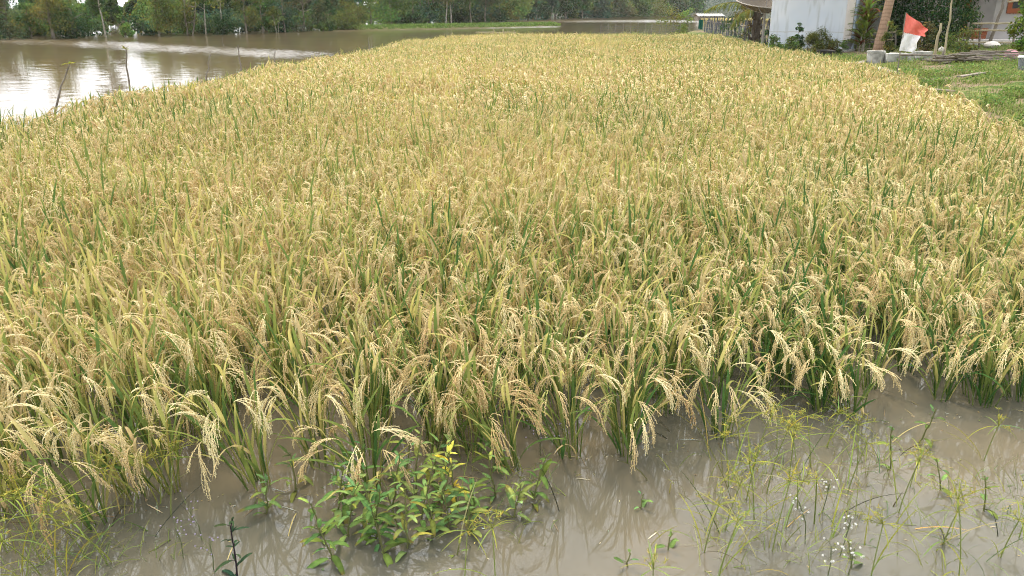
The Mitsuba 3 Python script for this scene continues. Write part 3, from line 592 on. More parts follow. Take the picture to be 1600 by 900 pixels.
for i, (a, b, c, d) in enumerate([(1520, 37, 1585, 36), (1512, 48, 1583, 47), (1490, 65, 1580, 66), (1575, 3, 1592, 1)]): put('rail', pole(MB(), a, b, c, d, 29.3 - 0.04 * i, 0.03, sink=0, wob=0.008, seed=i), 'mat_bamboo', t, True)
for i, px in enumerate((1510, 1530, 1583)): put('post', pole(MB(), px, 70, px + 4, 34, 29.4, 0.035, wob=0.008, seed=i), 'mat_oldwood', t, True)
t = thing('rail_fence', 'thin rail fence between the drainpipe and the leaning palm trunk', 'fence')
for i, (a, b, c, d) in enumerate([(1332, 51, 1400, 50), (1332, 63, 1396, 62), (1334, 77, 1362, 76)]): put('rail', pole(MB(), a, b, c, d, 28.2 - 0.03 * i, 0.016, sink=0, wob=0.006, seed=i + 9), 'mat_bamboo', t, True)
for i, px in enumerate((1337, 1358, 1398)): put('post', pole(MB(), px, 78, px + 2, 46, 28.3, 0.024, wob=0.006, seed=i + 5), 'mat_oldwood', t, True)
t = thing('stake_fence', 'dark picket fence of upright sticks left of the pale blue wall', 'fence')
A, B = ground_pt(1102, 49, 0.3), ground_pt(1199, 68, 0.4)
for i in range(64):
    rr = RNG(i, 71); p = A + (B - A) * i / 63 + rr.normal(size=3) * np.array([0.03, 0.03, 0]); hh = rr.uniform(0.7, 1.05)
    put('stake', tube(MB(), [p - [0, 0, 0.2], p + [rr.normal() * 0.03, 0, hh * 0.5], p + [rr.normal() * 0.07, rr.normal() * 0.03, hh]], rr.uniform(0.016, 0.034), 5), 'mat_net', t, True)
for z in (0.3, 0.65): put('rail', tube(MB(), [A + [0, -0.05, z], (A + B) / 2 + [0, -0.05, z + 0.03], B + [0, -0.05, z]], 0.02, 5), 'mat_oldwood', t, True)
nt = MB()
for i in range(46): tube(nt, [A + (B - A) * i / 45 + [0, 0.05, 0.0], A + (B - A) * i / 45 + [0, 0.05, 0.72]], 0.006, 3)
for i in range(12): tube(nt, [A + [0, 0.05, 0.06 * i], B + [0, 0.05, 0.06 * i]], 0.006, 3)
put('netting', nt, 'mat_net', t)
t = tag(key_for('cloth'), 'green cloth hung at the left end of the stick fence', 'cloth')
g_ = np.linspace(0, 1, 9); c0, c1 = at_depth(1092, 31, 44), at_depth(1098, 46, 44)
v, f = grid(g_, g_, lambda x, y: x * 0); v = np.stack([c0[0] + (c1[0] - c0[0]) * v[:, 0], 44 + 0.04 * np.sin(v[:, 0] * 14), c0[2] + (c1[2] - c0[2]) * v[:, 1]], -1)
scene[t] = mikit.ply((v, f), 'mat_cloth_green', True)
t = thing('net_fence', 'low net fence on thin posts along the far edge of the field', 'fence')
N0, N1 = at_depth(938, 47, 43.5), at_depth(1062, 46, 46); N0[2] = N1[2] = 0
for i in range(12):
    p = N0 + (N1 - N0) * i / 11 + [0, RNG(i, 4).normal() * 0.1, 0]; put('post', tube(MB(), [p - [0, 0, 0.4], p + [0.02, 0, 0.95 + 0.15 * RNG(i, 5).random()]], 0.018, 5), 'mat_oldwood', t)
for i in range(5): put('wire', tube(MB(), [N0 + [0, -0.03, 0.45 + 0.1 * i], (N0 + N1) / 2 + [0, -0.03, 0.43 + 0.1 * i], N1 + [0, -0.03, 0.45 + 0.1 * i]], 0.007, 3), 'mat_net', t)
t = thing('bamboo_rail', 'pale bamboo rail on short posts at the far field edge, over the river', 'fence')
put('rail', pole(MB(), 744, 51, 806, 50.5, 42.5, 0.035, sink=0, wob=0.01), 'mat_bamboo', t, True)
for i, px in enumerate((771, 786, 803)): put('post', pole(MB(), px, 56, px + 0.4, (44.5, 45, 47)[i], 42.4, 0.03, sink=0.7), 'mat_bamboo', t, True)
# flag
t = thing('flag', 'red and white flag hanging limp from a thin leaning pole in the grass', 'flag')
fd = ground_pt(1402, 118)[1]
put('pole', pole(MB(), 1401.5, 118, 1416, 19, fd, 0.014, 0.011, wob=0.004), 'mat_oldwood', t, True)
def cloth(q, seed, amp=0.05, n=24):
    """A hanging cloth between four corners (pixel of the photograph at the pole's distance), with vertical folds."""
    c = np.array([at_depth(*p, fd) for p in q]); s = np.linspace(0, 1, n); S, U = np.meshgrid(s, s); S, U = S.ravel()[:, None], U.ravel()[:, None]
    P = (c[0] * (1 - S) + c[1] * S) * (1 - U) + (c[3] * (1 - S) + c[2] * S) * U
    w = np.sin(S * 8 + seed + U * 2.2) * amp * np.sqrt(S) + np.sin(S * 17 - U * 4 + seed) * amp * 0.35 * S + np.sin(S * 4 + 1) * amp * S
    P = P + np.array([0.0, 1, 0]) * w - np.array([0, 0.02, 0]); P[:, 0:1] += 0.02 * np.sin(U * 8 + seed) * S
    i, j = np.meshgrid(np.arange(n - 1), np.arange(n - 1), indexing='ij'); f = np.stack([i * n + j, i * n + j + 1, (i + 1) * n + j + 1, (i + 1) * n + j], -1).reshape(-1, 4)
    return P, f
put('red_band', cloth([(1416, 20), (1447, 45), (1439, 57), (1411, 50)], 0.5, 0.07), 'mat_flag_red', t, True, label='red upper half')
put('white_band', cloth([(1411, 50.3), (1434, 56), (1424, 81), (1404, 79)], 1.6, 0.05), 'mat_flag_white', t, True, label='white lower half')

# ---------------------------------------------------------------- right bank: concrete, wood pile, small things
c = ground_pt(1370, 91); t = tag(key_for('concrete_ring'), 'grey concrete ring in the grass at the foot of the leaning palm', 'concrete ring')
scene[t] = lathe(MB(), [(0.17, 0.0), (0.17, 0.36), (0.24, 0.37), (0.245, 0.33), (0.23, 0.31), (0.225, -0.1)], 28, (c[0], c[1] + 0.1, c[2] - 0.03)).shape('mat_concrete', 40)
for i, (a, b, lab) in enumerate([(1388, 1431, 'low pale concrete block behind the flag'), (1433, 1460, 'short concrete block right of the flag')]):
    p, q = ground_pt(a, 92), ground_pt(b, 92); t = tag(key_for('concrete_block'), lab, 'concrete block')
    m = trimesh.creation.box(extents=(q[0] - p[0], 0.3, 0.34)); m = m.subdivide().subdivide().subdivide()
    vv = m.vertices; vv = vv * (1 - 0.05 * (np.abs(vv / np.abs(vv).max(0)).sum(1, keepdims=True) > 2.2)) + (meshkit.fbm(vv * 7 + i, 3, i)[:, None] - 0.5) * 0.05
    scene[t] = mikit.ply((vv + [(p[0] + q[0]) / 2, p[1] + 0.25, p[2] + 0.08], m.faces), 'mat_concrete', 35)
def stone(px, py, w, hgt, mat, name, lab, seed, cat='stone'):
    m = trimesh.creation.icosphere(3); vv = np.array(m.vertices) * (1 + 0.5 * (meshkit.fbm(m.vertices * 1.3 + seed, 3, seed)[:, None] - 0.5)); p = ground_pt(px, py)
    t = tag(key_for(name), lab, cat); scene[t] = mikit.ply((vv * [w / 2, w / 2.6, hgt / 2] + [p[0], p[1], p[2] + hgt * 0.3], m.faces), mat, True); return t
stone(1549, 76, 0.52, 0.26, 'mat_cream', 'stone', 'pale flat stone in the grass below the rail fence', 1)
stone(1378, 103, 0.36, 0.14, 'mat_concrete', 'stone', 'flat grey stone in the grass below the concrete ring', 2)
stone(1470, 79, 0.18, 0.2, 'mat_cream', 'stone', 'small pale stone beside the two thin stakes', 3)
stone(1580, 92, 0.42, 0.36, 'mat_pink', 'cloth_bundle', 'crumpled pink cloth bundle lying on the pile of sticks', 4, 'cloth')
c = ground_pt(1600, 108); t = thing('bucket', 'grey plastic bucket with a white lid at the right border of the picture', 'bucket')
put('body', lathe(MB(), [(0.0, 0.0), (0.12, 0.0), (0.155, 0.26), (0.165, 0.28)], 24, c), 'mat_grey_plastic', t, 40)
put('lid', lathe(MB(), [(0.17, 0.272), (0.172, 0.30), (0.16, 0.315), (0.0, 0.325)], 24, c), 'mat_white', t, 40)
c = ground_pt(1290, 84, 0.4); t = tag(key_for('basin'), 'dark plastic basin half hidden in grass below the wall bushes', 'basin')
scene[t] = lathe(MB(), [(0.0, 0.0), (0.20, 0.0), (0.27, 0.22), (0.29, 0.23), (0.25, 0.20), (0.19, 0.03), (0.0, 0.03)], 24, c).shape('mat_dark', 40)
c = ground_pt(1320, 77); t = thing('plant_pot', 'dark pot with a small leafy plant at the foot of the cream pillar', 'plant pot')
put('pot', lathe(MB(), [(0.0, 0.02), (0.13, 0.02), (0.19, 0.30), (0.20, 0.32), (0.17, 0.30), (0.0, 0.27)], 24, c - [0, 0.25, 0]), 'mat_grey_plastic', t, 40)
mb = MB(); rr = RNG(41)
for i in range(26): blade(mb, c + [0, -0.25, 0.28], rr.uniform(0, 6.3), rr.uniform(0.5, 1.4), rr.uniform(0.2, 0.42), 0.06, rr.uniform(0.3, 1.2), 4, leaf_cols(rr, 1, 'mid')[0])
put('foliage', mb, 'mat_leaf', t, True)
for i, (a, b, c, d, lab) in enumerate([(1338, 96, 1352, 90, 'short brown plank in the grass left of the concrete ring'), (1388, 106, 1412, 111, 'short grey plank lying in the grass near the foot of the flag pole'), (1455, 128, 1490, 133, 'weathered plank lying flat in the middle of the grass'), (1500, 116, 1536, 113, 'grey plank in the grass below the pile of sticks')]):
    p, q = ground_pt(a, b), ground_pt(c, d); ax = unit(q - p); sd = unit(np.cross(ax, [0, 0, 1])); mid = (p + q) / 2 + [0, 0, 0.06]; L = np.linalg.norm(q - p)
    m = MB(); box(m, (-L / 2, -0.06, -0.014), (L / 2, 0.06, 0.014), bev=0.004); v, f, _ = m.arrays(); t = tag(key_for('plank'), lab, 'plank')
    scene[t] = mikit.ply((v @ np.stack([ax, sd, np.cross(ax, sd)], 1).T + mid, f), 'mat_oldwood')
# pile of sticks
rr = RNG(55); c0, c1 = ground_pt(1482, 98), ground_pt(1612, 96)
for i in range(30):
    u = rr.random(); layer = i // 8; ln = rr.uniform(1.0, 2.4); mid = c0 + (c1 - c0) * rr.uniform(0.12, 0.9) + [0, rr.uniform(-0.3, 0.75), 0]
    mid[2] = float(bank_z(mid[0], mid[1])) + 0.03 + 0.055 * layer; a = rr.normal() * 0.16; d = np.array([math.cos(a), math.sin(a) * 1.5, rr.normal() * 0.03])
    tt = np.linspace(-0.5, 0.5, 7)[:, None]; P = mid + d * ln * tt + np.cumsum(rr.normal(size=(7, 3)), axis=0) * 0.018
    t = tag(key_for('stick'), 'weathered stick lying in the pile of cut branches by the right border', 'stick', 'sticks in the pile on the bank'); scene[t] = tube(MB(), P, np.linspace(rr.uniform(0.02, 0.036), 0.012, 7), 6).shape('mat_oldwood', True)

# ---------------------------------------------------------------- right bank: palms and bushes
def frond(mb, base, az, elev, L, bend, rng, tint, nleaf=46, leaf=0.55, droop=1.0):
    n = 16; t = np.linspace(0, 1, n + 1); e = elev - bend * t ** 1.2; hd = np.array([math.cos(az), math.sin(az), 0])
    st = np.cos(e)[:, None] * hd + np.sin(e)[:, None] * np.array([0, 0, 1.0]); P = base + np.vstack([np.zeros(3), np.cumsum((st[:-1] + st[1:]) / 2, axis=0)]) * L / n
    tube(mb, P, np.linspace(0.03, 0.006, n + 1), 5, np.array((0.30, 0.27, 0.09)))
    for k in range(nleaf):
        s = 0.16 + 0.83 * k / nleaf; i = min(int(s * n), n - 1); o = P[i] + (P[i + 1] - P[i]) * (s * n - i)
        for sg in (-1, 1):
            a = az + sg * (1.15 - 0.5 * s) + rng.normal() * 0.08
            blade(mb, o, a, e[i] * 0.5 + 0.1 + rng.normal() * 0.1 - 0.25 * droop, leaf * math.sin(math.pi * (0.18 + 0.75 * s)) * rng.uniform(0.85, 1.1), 0.032, 1.2 * droop, 4, leaf_cols(rng, 1, tint, 0.2)[0], fold=0)
def palm(name, lab, base, top, r, tint, seed, fronds, trunk_mat, L=2.6, stubs=0):
    t = thing(name, lab, 'palm'); rng = RNG(seed, 8); n = 14; tt = np.linspace(0, 1, n)[:, None]; base, top = np.array(base, float), np.array(top, float)
    P = base + (top - base) * tt + np.array([0.12, 0, 0]) * np.sin(tt * math.pi) * 0.1; P[0, 2] -= 0.4
    put('trunk', tube(MB(), P, r * (1 + 0.35 * np.exp(-tt[:, 0] * 14)) * (1 - 0.2 * tt[:, 0]), 12), trunk_mat, t, True)
    for k in range(stubs):
        s = 0.1 + 0.9 * k / stubs; o = P[0] * (1 - s) + P[-1] * s; a = k * 2.4
        put('frond_base', tube(MB(), [o, o + [math.cos(a) * r * 1.3, math.sin(a) * r * 1.3, 0.08], o + [math.cos(a) * r * 1.9, math.sin(a) * r * 1.9, 0.26]], [0.07, 0.055, 0.03], 5), 'mat_palmbark', t)
    for (az, el, ln, bd) in fronds:
        m = MB(); frond(m, P[-1], az, el, ln, bd, rng, tint); put('frond', m, 'mat_leaf', t, True)
b = ground_pt(1371, 82); b[1] += 0.6; b[0] = at_depth(1371, 78, b[1])[0]; tp = at_depth(1391, -4, b[1]); tp = b + (tp - b) * 2.6; tp[2] = max(tp[2], 4.4)
rr = RNG(66)
palm('coconut_palm', 'leaning palm with a smooth reddish brown trunk behind the concrete ring', b, tp, 0.145, 'mid', 1, [(k * 0.7 + rr.random() * 0.3, rr.uniform(0.1, 0.9), rr.uniform(2.4, 3.0), rr.uniform(1.0, 1.7)) for k in range(9)], 'mat_coco')
c = at_depth(1181, 62, 33.5); c[2] = 0.35
palm('stub_palm', 'short dark trunked palm with old frond stubs beside the dish', c, c + [-0.05, 0, 1.35], 0.17, 'olive', 2,
     [(math.pi, 0.45, 2.2, 1.1), (math.pi - 0.5, 1.0, 2.5, 1.2), (2.2, 1.1, 2.4, 1.2), (1.2, 1.15, 2.3, 1.1), (0.4, 1.1, 2.0, 1.2), (-1.6, 1.25, 1.6, 0.9), (math.pi + 0.5, 0.1, 1.6, 1.3)], 'mat_palmbark', stubs=16)
def rosette(name, lab, base, stems, seed, tint, L, w):
    t = thing(name, lab, 'plant'); rng = RNG(seed, 9)
    for s in range(stems):
        hgt = rng.uniform(0.9, 1.7); o = np.array(base) + [rng.normal() * 0.22, rng.normal() * 0.15, 0]; top = o + [rng.normal() * 0.1, 0, hgt]
        put('stem', tube(MB(), [o - [0, 0, 0.2], (o + top) / 2, top], 0.025, 6), 'mat_pale_bark', t, True)
        for k in range(56):
            z = rng.uniform(0.12, 1.0); m = MB(); blade(m, o + (top - o) * z, rng.uniform(0, 6.3), rng.uniform(0.5, 1.45), L * rng.uniform(0.7, 1.15), w, rng.uniform(0.5, 1.7), 6, leaf_cols(rng, 1, tint if rng.random() < 0.8 else (0.24, 0.09, 0.05), 0.3)[0], fold=0.2)
            put('leaf', m, 'mat_leaf', t, True)
p = ground_pt(1352, 79); rosette('cordyline', 'tall cordyline with arching yellow green leaves beside the drainpipe', p + [-0.05, 0.1, 0], 3, 1, (0.24, 0.32, 0.06), 0.66, 0.095)
BUSH = [(1212, 74, 0.75, 0.75, 'mid', 'leafy green bush at the left foot of the pale blue wall', 1100, 0.07), (1241, 76, 0.55, 0.8, 'mid', 'low green bush with reddish tips against the pale blue wall', 1100, 0.07),
        (1246, 75, 1.05, 0.35, 'dark', 'upright sprig rising from the bushes against the pale blue wall', 380, 0.08), (1278, 78, 0.72, 1.15, (0.085, 0.10, 0.022), 'feathery olive mound right of the sprig at the pale blue wall', 3600, 0.055),
        (1300, 80, 0.42, 0.6, (0.10, 0.09, 0.03), 'small brownish bush near the dark basin', 900, 0.05), (1262, 79, 0.6, 0.9, 'olive', 'olive green weeds between the sprig and the feathery mound', 1500, 0.055), (1204, 76, 0.6, 0.6, 'bright', 'bright green bush at the very corner of the pale blue wall', 800, 0.07), (1316, 79, 0.34, 0.4, 'mid', 'small green plant left of the cream pillar', 300, 0.07),
        (1228, 80, 0.4, 0.9, 'bright', 'low bright green weeds where the rice meets the wall', 900, 0.05)]
for i, (px, py, hh, w, tint, lab, n, sz) in enumerate(BUSH):
    p = at_depth(px, py, 27.9 - (px - 1202) / 120 * 1.1); p[2] = float(bank_z(p[0], p[1])); tree('bush', lab, p, hh, w, tint, 100 + i, 0.05, n=n, size=sz, trunk=0.02, cat='bush', blobs=9)
BIG = [(1470, 76, 4.4, 4.2, 'dark', 'shrub', 'large dense dark green shrub behind the flag', 9000, 0.13, 28), (1415, 78, 2.6, 1.6, 'dark', 'shrub', 'smaller dark shrub right behind the leaning palm trunk', 2600, 0.12, 14),
       (1520, 72, 3.0, 1.7, 'mid', 'shrub', 'mid green shrub between the dark shrub and the grey house', 2200, 0.11, 12), (1597, 84, 1.75, 1.15, (0.13, 0.21, 0.035), 'shrub', 'bright yellowish green shrub at the right border before the grey house', 1500, 0.12, 12),
       (1437, 84, 0.8, 0.9, (0.14, 0.13, 0.05), 'shrub', 'dry brownish undergrowth behind the flag and concrete blocks', 800, 0.09, 8), (1500, 84, 0.7, 1.3, 'olive', 'shrub', 'low tangle of weeds below the dark shrub beside the bamboo pole', 1000, 0.08, 9),
       (1388, 82, 0.9, 0.7, 'olive', 'shrub', 'olive weeds between the rail fence and the palm trunk', 700, 0.09, 8)]
for i, (px, py, hh, w, tint, nm, lab, n, sz, bl) in enumerate(BIG):
    p = ground_pt(px, py); p[1] += 1.2 if hh > 2 else 0; tree(nm, lab, p, hh, w, tint, 130 + i, 0.04, n=n, size=sz, trunk=0.05 if hh > 2 else 0.02, cat='shrub', blobs=bl)
FARB = [(1052, 46, 46, 1.5, 1.7, 'olive', 'light green straggly shrub at the far right corner of the field'), (1073, 46, 47, 1.7, 1.2, 'light', 'thin shrub with pale leaves beside the green cloth'),
        (1150, 58, 39, 1.3, 1.6, 'dark', 'dark bush in the middle of the stick fence'), (1165, 60, 38, 1.9, 1.3, (0.13, 0.11, 0.03), 'yellowing bush behind the stick fence near the dish'), (1199, 66, 34, 0.8, 0.9, 'mid', 'green weeds between the stick fence and the pale blue wall')]
for i, (px, py, d, hh, w, tint, lab) in enumerate(FARB):
    p = at_depth(px, py, d); p[2] = 0.1; tree('bush', lab, p, hh, w, tint, 160 + i, 0.1, n=700, size=0.10, trunk=0.03, cat='bush', blobs=9)
# satellite dish
t = thing('satellite_dish', 'big brown mesh dish pointing up beside the pale blue house', 'satellite dish')
cc = at_depth(1197, 9, 31.0); zz = np.array([0.03, -0.20, 0.98]); zz /= np.linalg.norm(zz); xx = unit(np.cross([0, 1, 0], zz)); yy = np.cross(zz, xx); RM = np.stack([xx, yy, zz], 1)
def dish_put(nm, mb, mat, sm=40):
    v, f, _ = mb.arrays(); put(nm, (v @ RM.T + cc, f), mat, t, sm)
r_ = np.linspace(0, 1.08, 12); prof = [(r, 0.34 * (r / 1.08) ** 2 - 0.2) for r in r_] + [(r, 0.34 * (r / 1.08) ** 2 - 0.215) for r in r_[::-1]]
dish_put('reflector', lathe(MB(), prof, 40), 'mat_dish')
a_ = np.linspace(0, 2 * np.pi, 49); dish_put('rim', tube(MB(), np.stack([1.09 * np.cos(a_), 1.09 * np.sin(a_), a_ * 0 + 0.14], -1), 0.018, 6), 'mat_rim', True)
for k in range(12):
    a = k * math.pi / 6; dish_put('rib', tube(MB(), [(r * math.cos(a), r * math.sin(a), 0.34 * (r / 1.08) ** 2 - 0.228) for r in r_], 0.012, 4), 'mat_rim')
dish_put('feed', tube(MB(), [(0, 0, -0.2), (0, 0, 0.45), (0, 0, 0.55)], [0.015, 0.015, 0.05], 8), 'mat_rim')
put('mast', tube(MB(), [(cc[0], cc[1], 0.2), cc - zz * 0.22], 0.045, 10), 'mat_rim', t, True)

# ---------------------------------------------------------------- river: stakes, far fields
STK = [(90, 160, 107, 99, 'leaning stick with a green leafy tip in the river, leftmost of the sticks', True), (202, 140, 195, 76, 'upright stick with a forked leafy tip at the left field edge', True), (324, 122, 327, 84, 'bare dark stick at the left field edge, right of the leafy ones', False),
       (349, 73, 347, 57, 'pale stick standing in the river beyond the choppy band', False), (577, 78, 576, 58, 'thin stick at the far left edge of the field', False), (376, 106, 372, 72, 'faint thin stick between the bare dark stick and the field', False), (430, 102, 429, 80, 'short thin stick at the field edge where the river narrows', False)]
for i, (a, b, c, d, lab, leafy) in enumerate(STK):
    foot = G(a, b, 0.5 if i not in (3,) else 0.0); t = thing('river_stick', lab, 'stick'); put('stem', pole(MB(), a, b, c, d, foot[1], 0.016, 0.009, wob=0.012, seed=i + 40, sink=0.9), 'mat_oldwood', t, True)
    if leafy:
        m = MB(); rr = RNG(i, 31); o = at_depth(c, d, foot[1])
        for k in range(9): blade(m, o, rr.uniform(0, 6.3), rr.uniform(0, 1.2), rr.uniform(0.05, 0.11), 0.03, 0.8, 4, leaf_cols(rr, 1, 'yellow')[0])
        put('leaf_tuft', m, 'mat_leaf', t, True)
rr = RNG(97)
for i, (a, b, hh, lab) in enumerate([(1092, 1131, 0.92, 'long low shed with a pale roof far beyond the stick fence')]):
    t = thing('shed', lab, 'shed'); ya = 128; xa, xb = at_depth(a, 20, ya)[0], at_depth(b, 20, ya)[0]
    put('wall', box(MB(), (xa, ya, -0.3), (xb, ya + 3, hh - 0.36)), 'mat_oldwood', t)
    m = MB(); corrugated(m, xa - 0.2, xb + 0.2, ya - 0.4, ya + 1.6, hh - 0.35, hh, 0.4, 0.03); corrugated(m, xa - 0.2, xb + 0.2, ya + 1.62, ya + 3.4, hh, hh - 0.33, 0.4, 0.03); put('roof', m, 'mat_concrete', t, 30)
def far_pts(n): return np.stack([rr.uniform(25, 32, n), rr.uniform(104, 112, n), np.zeros(n)], -1)
scene['far_rice'] = grass_mesh(12000, far_pts, 0.35, 0.6, 0.09, rr, np.array([(0.50, 0.44, 0.20), (0.45, 0.41, 0.18), (0.55, 0.48, 0.25)])).shape('mat_leaf'); tag('far_rice', 'strip of yellow rice standing in water beyond the stick fence', 'rice', kind='stuff')

# ---------------------------------------------------------------- foreground: weeds in the water
LEAF = {'weed': (0.105, 0.180, 0.050), 'weed2': (0.140, 0.220, 0.068), 'weed3': (0.19, 0.25, 0.08), 'yel': (0.50, 0.48, 0.09), 'darkw': (0.035, 0.065, 0.035), 'sedge': (0.25, 0.29, 0.055), 'straw': (0.42, 0.36, 0.16)}
GREEN.update(LEAF)
def weed(lab, px, py, height, nl, ll, lw, tint, seed, lean=0.25, name='water_weed', group=None, stemc=(0.14, 0.15, 0.05)):
    rng = RNG(seed, 13); b = G(px, py); t = thing(name, lab, 'weed', group); a0 = rng.uniform(0, 6.3); n = 9; tt = np.linspace(0, 1, n)[:, None]
    P = b + np.array([0, 0, -0.12]) + tt * np.array([0, 0, height + 0.12]) + tt ** 1.8 * np.array([math.cos(a0), math.sin(a0), 0]) * lean * height + np.cumsum(rng.normal(size=(n, 3)), axis=0) * 0.004
    put('stem', tube(MB(), P, np.linspace(0.0042, 0.002, n), 5, np.array(stemc)), 'mat_vc', t, True)
    for k in range(nl):
        s = 0.22 + 0.78 * (k + 0.5) / nl; i = min(int(s * (n - 1)), n - 2); o = P[i] + (P[i + 1] - P[i]) * (s * (n - 1) - i); a = k * 2.4 + rng.normal() * 0.35
        sz = math.sin(math.pi * (0.25 + 0.6 * s)) * rng.uniform(0.5, 1.25); m = MB(); c = leaf_cols(rng, 1, tint, 0.22)[0]
        q = o + np.array([math.cos(a), math.sin(a), 0.5]) * 0.012; tube(m, [o, q], 0.0012, 3, np.array(stemc), False)
        blade(m, q, a, rng.uniform(0.05, 0.95), ll * sz, lw * sz, rng.uniform(0.5, 1.5), 8, c, c * np.array([1.15, 1.1, 1]), 0.16, 0.34, rng.normal() * 0.3)
        cc = np.array(m.c[-1]); cc *= np.exp(rng.normal(size=(len(cc), 1)) * 0.14); cc[1::3] *= 1.35
        if rng.random() < 0.35: cc[-rng.integers(3, 10):] = cc[-1] * 0.3 + np.array((0.22, 0.15, 0.05)) * 0.7
        m.c[-1] = cc
        put('leaf', m, 'mat_leaf', t, True)
        if rng.random() < 0.3:
            m = MB()
            for e in range(2): blade(m, o, a + rng.normal() * 0.8, rng.uniform(0.3, 1.2), ll * 0.38, lw * 0.5, 0.6, 4, c * 1.15, fold=0.15)
            put('leaflet', m, 'mat_leaf', t, True)
CL = [(520, 872, .23), (545, 838, .28), (575, 812, .30), (598, 850, .30), (612, 790, .33), (640, 858, .27), (655, 812, .32), (672, 842, .24), (690, 782, .32), (560, 775, .26), (630, 755, .24), (705, 828, .22), (745, 800, .24), (775, 772, .27), (800, 812, .18), (830, 780, .22), (770, 742, .22), (525, 800, .26), (500, 835, .2), (415, 800, .2), (455, 770, .2), (585, 838, .27), (625, 822, .30), (652, 780, .30), (605, 865, .24), (680, 805, .28), (735, 832, .2), (545, 792, .26), (668, 762, .24)]
PLACE = ['at its lower left corner', 'at its left edge', 'left of its centre', 'in its lower middle', 'in its upper middle', 'at its bottom', 'in its centre', 'right of its bottom', 'top right of its centre', 'at its upper left', 'at its top', 'right of its centre', 'below the yellow shoot', 'right of the yellow shoot', 'at its lower right', 'at its right end', 'at its upper right', 'at its left, second from the edge', 'first at its left end', 'farthest out to its left', 'between clump and rice', 'low in its middle', 'tall one in its middle', 'tall one near the yellow shoot', 'at its very bottom edge', 'left of the yellow shoot', 'at its lower right edge', 'high on its left side', 'behind the yellow shoot']
for i, (px, py, hh) in enumerate(CL): weed('green broad leaved weed of the foreground clump, ' + PLACE[i], px, py, hh * 0.8, 16 if i < 16 else 10, 0.088, 0.023, ('weed', 'weed2', 'weed3')[i % 3], i)
weed('weed with bright yellow leaves standing out in the green foreground clump', 716, 792, 0.22, 12, 0.085, 0.026, 'yel', 40, 0.15)
weed('dark stemmed plant with dusky green leaves at the bottom border, left of centre', 368, 905, 0.24, 11, 0.075, 0.019, 'darkw', 41, 0.1, stemc=(0.03, 0.02, 0.025))
for i, (px, py, hh, lab) in enumerate([(1040, 862, .07, 'tiny sprig afloat near the bottom border, right of the clump'), (1395, 735, .2, 'small leafy weed at the rice edge on the right'), (1478, 765, .16, 'small green weed in open water, right side'), (1545, 800, .15, 'small leafy weed near the yellow sedge on the right'), (1335, 890, .12, 'leafy weed at the bottom border below the white flowers'), (998, 800, .05, 'tiny floating sprig in the middle of the open water'), (985, 885, .04, 'tiny leaf sprig at the bottom border right of the clump'), (710, 868, .04, 'tiny round leaved sprig right of the clump at its foot'), (1430, 690, .2, 'thin weed among reflections right of the small leafy weed')]):
    weed(lab, px, py, hh, 7, 0.05, 0.02, 'weed2', 60 + i)
def sedge(lab, px, py, height, seed, lean=0.2, tint='sedge'):
    rng = RNG(seed, 14); b = G(px, py); t = thing('sedge', lab, 'sedge'); a0 = rng.uniform(0, 6.3); tt = np.linspace(0, 1, 7)[:, None]
    P = b + [0, 0, -0.12] + tt * np.array([0, 0, height + 0.12]) + tt ** 2 * np.array([math.cos(a0), math.sin(a0), 0]) * lean * height
    put('stem', tube(MB(), P, np.linspace(0.003, 0.0018, 7), 3, np.array((0.2, 0.24, 0.06))), 'mat_vc', t, True)
    for k in range(6):
        m = MB(); blade(m, P[-1], k * 1.05 + rng.normal() * 0.3, rng.uniform(0.0, 0.7), rng.uniform(0.06, 0.17), 0.0038, rng.uniform(0.4, 1.4), 6, leaf_cols(rng, 1, LEAF[tint], 0.2)[0], fold=0.2); put('bract', m, 'mat_leaf', t, True)
    m = MB()
    for k in range(9):
        a = rng.uniform(0, 6.3); e = rng.uniform(0.2, 1.4); L = rng.uniform(0.02, 0.075); d = np.array([math.cos(a) * math.cos(e), math.sin(a) * math.cos(e), math.sin(e)]); q = P[-1] + d * L
        tube(m, [P[-1], q], 0.0008, 3, np.array((0.25, 0.27, 0.06)), False)
        for s in range(7): blade(m, q, rng.uniform(0, 6.3), rng.uniform(-0.3, 1.3), rng.uniform(0.010, 0.022), 0.003, 0.2, 2, leaf_cols(rng, 1, (0.32, 0.32, 0.07), 0.25)[0], fold=0)
    put('flower_cluster', m, 'mat_leaf', t)
    if rng.random() < 0.7:
        for k in range(2):
            m = MB(); blade(m, b, rng.uniform(0, 6.3), rng.uniform(0.7, 1.4), rng.uniform(0.2, 0.36), 0.0045, rng.uniform(0.4, 1.6), 7, leaf_cols(rng, 1, LEAF['sedge'], 0.2)[0], fold=0.2); put('leaf', m, 'mat_leaf', t, True)
SD = [(1158, 720, .18), (1215, 700, .2), (1290, 700, .16), (1225, 825, .2), (1165, 780, .18), (1420, 760, .16), (1535, 720, .16), (1140, 760, .22), (1172, 742, .26), (1196, 770, .30), (1232, 752, .26), (1248, 795, .28), (1180, 812, .24), (1130, 830, .2), (1268, 730, .22), (1098, 862, .2), (1340, 742, .20), (1322, 770, .22), (1402, 800, .24), (1205, 862, .26), (1120, 905, .24), (1360, 900, .18), (1470, 850, .14), (1500, 905, .30), (1560, 870, .16), (1590, 842, .12)]
